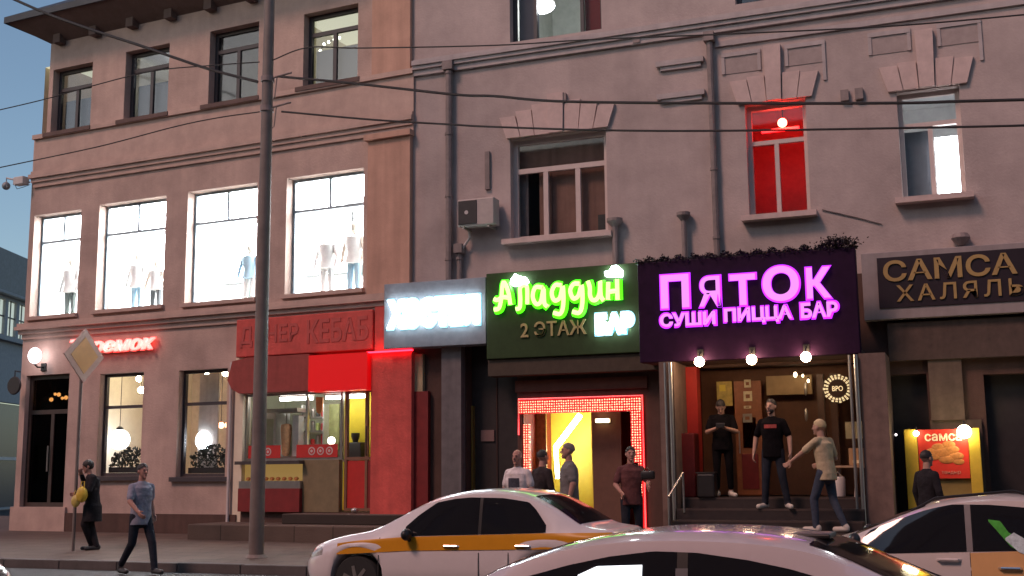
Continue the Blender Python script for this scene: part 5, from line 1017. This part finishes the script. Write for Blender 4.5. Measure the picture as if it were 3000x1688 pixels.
        hl = an + (an - to).normalized() * .04 * s; hl.z = to.z + .012 * s; B.cap(hl, to, .045 * s, .038 * s, 'shoe'); B.cap(an, hl + Vector((0, 0, .02)), .045 * s, .045 * s, 'shoe'); B.cap(to + Vector((0, 0, .0)), hl, .042 * s, .042 * s, 'shoe')
    me = bpy.data.meshes.new("person"); me.from_pydata(B.mb.v, [], B.mb.f)
    bm = bmesh.new(); bm.from_mesh(me); bmesh.ops.recalc_face_normals(bm, faces=bm.faces[:]); bm.to_mesh(me); bm.free()
    o = bpy.data.objects.new("tmp", me); COL.objects.link(o)
    md = o.modifiers.new("r", 'REMESH'); md.mode = 'VOXEL'; md.voxel_size = voxel * s; ms = o.modifiers.new("s", 'SMOOTH'); ms.factor = .5; ms.iterations = 2
    dg = bpy.context.evaluated_depsgraph_get(); nm = bpy.data.meshes.new_from_object(o.evaluated_get(dg)); bpy.data.objects.remove(o); nm.name = "person"
    n = len(nm.polygons); C_ = np.empty(n * 3); nm.polygons.foreach_get("center", C_); C_ = C_.reshape(-1, 3)
    tags = [p[-1] for p in B.P]; D = B.dist(C_); 
    for i, t in enumerate(tags):
        if t == 'lip': D[:, i] -= .003 * s
        if t == 'eye': D[:, i] += .0045 * s
        if t == 'skin': D[:, i] += .004 * s
    best = D.argmin(1); names = ['top', 'bot', 'shoe', 'skin', 'eye', 'lip']; idx = np.array([names.index(t) for t in tags])[best]
    for m in (top, bot, shoe, skin, EYE_M, LIP): nm.materials.append(m)
    nm.polygons.foreach_set("material_index", idx.astype(np.int32)); nm.polygons.foreach_set("use_smooth", [True] * n)
    ob = bpy.data.objects.new("person", nm); COL.objects.link(ob); ob.location = loc; ob.rotation_euler.z = rz; ob['label'] = label; ob['category'] = "person"
    if group: ob['group'] = group
    def child(nm_, mb, smooth=True):
        c = link_mesh(nm_, mb, (0, 0, 0), smooth); c.parent = ob; return c
    if hair != 'bald':
        q = MB(); n_ = 22; vs = []; rows = 14
        for i in range(rows + 1):
            for k in range(n_):
                t = 2 * math.pi * k / n_; fr = max(0, -math.sin(t)); lo_ = {'short': 1.85 - (.78 + .1 * math.sin(9 * t)) * fr, 'long': 2.5 - 1.25 * fr, 'hood': 2.6 - 1.3 * fr}[hair]; ph = lo_ * i / rows
                e = 1.035 + (.06 if hair == 'hood' else 0); jit = 1 + random.uniform(-.045, .05)
                vs.append(h(.078 * e * jit * math.sin(ph) * math.cos(t), .014 + .1 * e * jit * math.sin(ph) * math.sin(t), .03 + .097 * e * jit * math.cos(ph)))
        q.add(vs, [(i * n_ + k, i * n_ + (k + 1) % n_, (i + 1) * n_ + (k + 1) % n_, (i + 1) * n_ + k) for i in range(rows) for k in range(n_)], hairm)
        child("hair", q)
    q = MB()
    for sx in (-1, 1):
        n0 = len(q.v); q.ball((0, 0, 0), 1, EYE_M, 8)
        for i in range(n0, len(q.v)): x, y, z = q.v[i]; q.v[i] = tuple(h(sx * .031 + x * .010, -.083 + y * .008, .004 + z * .0048))
    child("eyes", q)
    q = MB()
    for sx in (-1, 1): q.tube([h(sx * .016, -.0955, .022), h(sx * .031, -.092, .028), h(sx * .05, -.078, .023)], [.004 * s, .005 * s, .003 * s], HAIRD, 6)
    child("eyebrows", q)
    if beard:
        q = MB(); q.ball((0, 0, 0), 1, HAIRD, 10)
        for i in range(len(q.v)): x, y, z = q.v[i]; q.v[i] = tuple(h(x * .06, -.03 + y * .066, -.066 + z * .055))
        child("beard", q)
    if print_:
        m, hw_, z0, z1 = print_; q = MB(); vs = []
        for i in range(9):
            x = -hw_ + 2 * hw_ * i / 8
            for zz in (z0, (z0 + z1) / 2, z1): vs.append((Ch.x + x * s, Ch.y - (.135 * g) * math.sqrt(max(0, 1 - (x / .2) ** 2)) - .004, zz * s))
        q.add(vs, [(i * 3 + k, i * 3 + k + 1, i * 3 + 4 + k, i * 3 + 3 + k) for i in range(8) for k in range(2)], m)
        sm = q.v; child("chest_print", q)
    ob["_h"] = 0; del ob["_h"]
    return ob, j
BLKT = cloth("black_shirt_cloth", (.006, .005, .006)); DKJ = cloth("dark_jeans", (.025, .028, .038)); BLUEJ = cloth("blue_jeans", (.05, .06, .085)); SHD = mat("dark_shoe", (.03, .028, .028), .5); SHL = mat("light_shoe", (.5, .45, .4), .6, var=.1); SHT = mat("tan_shoe", (.3, .2, .15), .6)
WTS = cloth("white_shirt_cloth", (.62, .56, .56)); GRS = cloth("grey_shirt_cloth", (.16, .15, .15)); LBL = cloth("pale_blue_shirt_cloth", (.26, .265, .33)); CTC = cloth("dark_coat_cloth", (.022, .02, .023)); BGS = cloth("beige_shirt_cloth", (.46, .37, .24)); DKS = cloth("charcoal_shirt_cloth", (.035, .028, .03))
pt = lambda px, Y, z: (float(at(px, 1400, Y)[0]), Y, z)
w1, j1 = person("person in black with bowed head reading a phone on the bar porch", (float(at(2122, 1455, 20.3)[0]), 20.3, LZ), RAD(8), 1.72, (BLKT, BLKT, SHL, SKIN, HAIRD), dict(hed=(0, -.09, 1.58), nek=(0, -.02, 1.45), lel=(.25, -.06, 1.14), rel=(-.25, -.06, 1.14), lwr=(.07, -.27, 1.2), rwr=(-.07, -.27, 1.2), lto=(.2, -.15, .04), rto=(-.18, -.15, .04)), nod=RAD(42), ankle=True)
q = MB(); q.bbox(-.075, .075, -.012, .012, -.04, .04, BLACK, .006); q.quad((-.065, -.0125, -.033), (.065, -.0125, -.033), (.065, -.0125, .033), (-.065, -.0125, .033), glow("phone_screen", (.6, .7, .9), .3))
a = w1.matrix_basis @ Vector((0, -.40, 1.22)); q.v = [(a.x + v[0], a.y - v[1], a.z + v[2]) for v in q.v]; solo("phone", "dark phone held in both hands by the person reading on the porch", "phone", q)
person("bearded person in a black t-shirt with a red chest print", (float(at(2272, 1490, 19.75)[0]), 19.75, .965), RAD(-4), 1.80, (BLKT, DKJ, SHL, SKIN, HAIRD), dict(lel=(.27, .02, 1.13), rel=(-.275, .02, 1.13), lwr=(.29, -.05, .89), rwr=(-.30, -.05, .89), lkn=(.14, -.02, .5), rkn=(-.13, -.02, .5), lan=(.2, .03, .085), ran=(-.17, .03, .085), lto=(.28, -.13, .04), rto=(-.24, -.13, .04)), print_=(mat("red_print", (.36, .06, .05), .8, var=.35, scale=40), .1, 1.285, 1.345), beard=True, face=RAD(-14))
person("fair haired person in beige shirt and jeans reaching out a hand on the steps", (float(at(2425, 1525, 19.0)[0]), 19.0, .615), RAD(-112), 1.78, (BGS, BLUEJ, SHL, SKIN, HAIRB), dict(pel=(0, .03, .94), che=(0, -.02, 1.3), nek=(0, -.04, 1.46), hed=(0, -.07, 1.62), lsh=(.18, -.03, 1.41), rsh=(-.18, 0, 1.41), lel=(.2, -.28, 1.22), lwr=(.14, -.5, 1.1), rel=(-.26, .04, 1.14), rwr=(-.2, -.18, 1.06), lkn=(.1, -.16, .52), lan=(.11, -.14, .1), lto=(.12, -.33, .06), rkn=(-.1, .06, .5), ran=(-.11, .22, .14), rto=(-.11, .06, .06)), hair='short', girth=.98)
person("person in a dark coat with yellow bags standing by the road sign", (float(at(262, 1622, 18.1)[0]), 18.1, .2), RAD(-48), 1.72, (CTC, CTC, SHD, SKIN2, HAIRD), dict(pel=(.0, .02, .93), hed=(0, -.1, 1.60), nek=(0, -.04, 1.45), lel=(.24, -.06, 1.15), lwr=(.1, -.26, 1.1), rel=(-.23, -.1, 1.16), rwr=(-.09, -.2, 1.42), lkn=(.06, -.12, .5), rkn=(-.05, .0, .5), lan=(-.07, .04, .085), ran=(.05, .12, .085), lto=(-.08, -.13, .04), rto=(.1, -.06, .04)), hair='hood', sleeve='long', coat=.55, nod=RAD(14), girth=1.08)
bx = float(at(262, 1622, 18.1)[0])
for k, (px, py, sc) in enumerate(((240, 1446, .15), (222, 1465, .12))):
    p = at(px, py, 17.8); q = MB(); m = mat("yellow_bag_%s" % ("large" if k == 0 else "small"), (.62, .42, .04) if k == 0 else (.55, .42, .10), .5, var=.2, bump=.5, bscale=14)
    q.ball((p[0], 17.8, p[2] - .02), sc, m, 14, (.8, .55, 1)); q.tube([(p[0] - .05, 17.8, p[2] + sc * .8), (p[0] - .03, 17.82, p[2] + sc * 1.5), (p[0] + .03, 17.82, p[2] + sc * 1.5), (p[0] + .05, 17.8, p[2] + sc * .8)], .01, m, 6)
    solo("bag", ["larger yellow bag held against the dark coat by the road sign", "smaller pale yellow bag hanging lowest before the dark coat"][k], "bag", q, smooth=True)
person("person in a pale blue shirt and dark trousers striding along the road edge", (float(at(405, 1700, 15.9)[0]), 15.9, 0), RAD(70), 1.79, (LBL, DKJ, SHD, SKIN2, HAIRD), dict(pel=(0, 0, .92), lkn=(.1, -.2, .5), lan=(.1, -.3, .1), lto=(.11, -.48, .06), rkn=(-.1, .06, .5), ran=(-.1, .36, .16), rto=(-.1, .2, .05), lel=(.25, .12, 1.16), lwr=(.25, .02, .94), rel=(-.25, -.08, 1.16), rwr=(-.22, -.28, 1.0)))
person("bald person in a white t-shirt with a dark chest print behind the taxi", (float(at(1517, 1450, 18.0)[0]), 18.0, .2), RAD(-8), 1.76, (WTS, DKJ, SHD, SKIN2, HAIRD), {}, hair='bald', girth=1.1, print_=(mat("navy_print", (.04, .04, .06), .8, var=.5, scale=25), .10, 1.12, 1.3))
person("person in charcoal seen from behind next to the bald person", (float(at(1590, 1450, 18.6)[0]), 18.6, .22), RAD(150), 1.74, (DKS, DKJ, SHD, SKIN2, HAIRD), {}, hair='short', sleeve='long')
person("tall grey shirted person in profile against the yellow corridor", (float(at(1668, 1450, 18.3)[0]), 18.3, .2), RAD(-62), 1.86, (GRS, DKJ, SHD, SKIN2, HAIRG), {}, hair='short', girth=1.12)
PLAID = cloth("dark_plaid_cloth", (.12, .05, .05))
wp, jp = person("person in a dark plaid shirt holding a bag beside the red door frame", (float(at(1850, 1450, 18.9)[0]), 18.9, .22), RAD(25), 1.78, (PLAID, DKJ, SHD, SKIN2, HAIRD), dict(lel=(.27, -.06, 1.17), lwr=(.22, -.28, 1.12), rel=(-.26, -.02, 1.14), rwr=(-.2, -.22, 1.02)), hair='short', sleeve='short')
p = at(1898, 1392, 18.6); q = MB(); q.bbox(p[0] - .11, p[0] + .11, 18.55, 18.67, p[2] - .07, p[2] + .07, BLACK, .03); q.tube([(p[0] - .08, 18.61, p[2] + .05), (p[0] - .03, 18.61, p[2] + .13), (p[0] + .05, 18.61, p[2] + .05)], .01, BLACK, 6); solo("bag", "dark bag held out beside the red door frame by the plaid shirted person", "bag", q, smooth=True)
person("person in a dark jacket standing in front of the red food poster", (float(at(2720, 1450, 18.2)[0]), 18.2, .2), RAD(135), 1.66, (CTC, DKJ, SHD, SKIN, HAIRD), {}, hair='short', sleeve='long')

#END
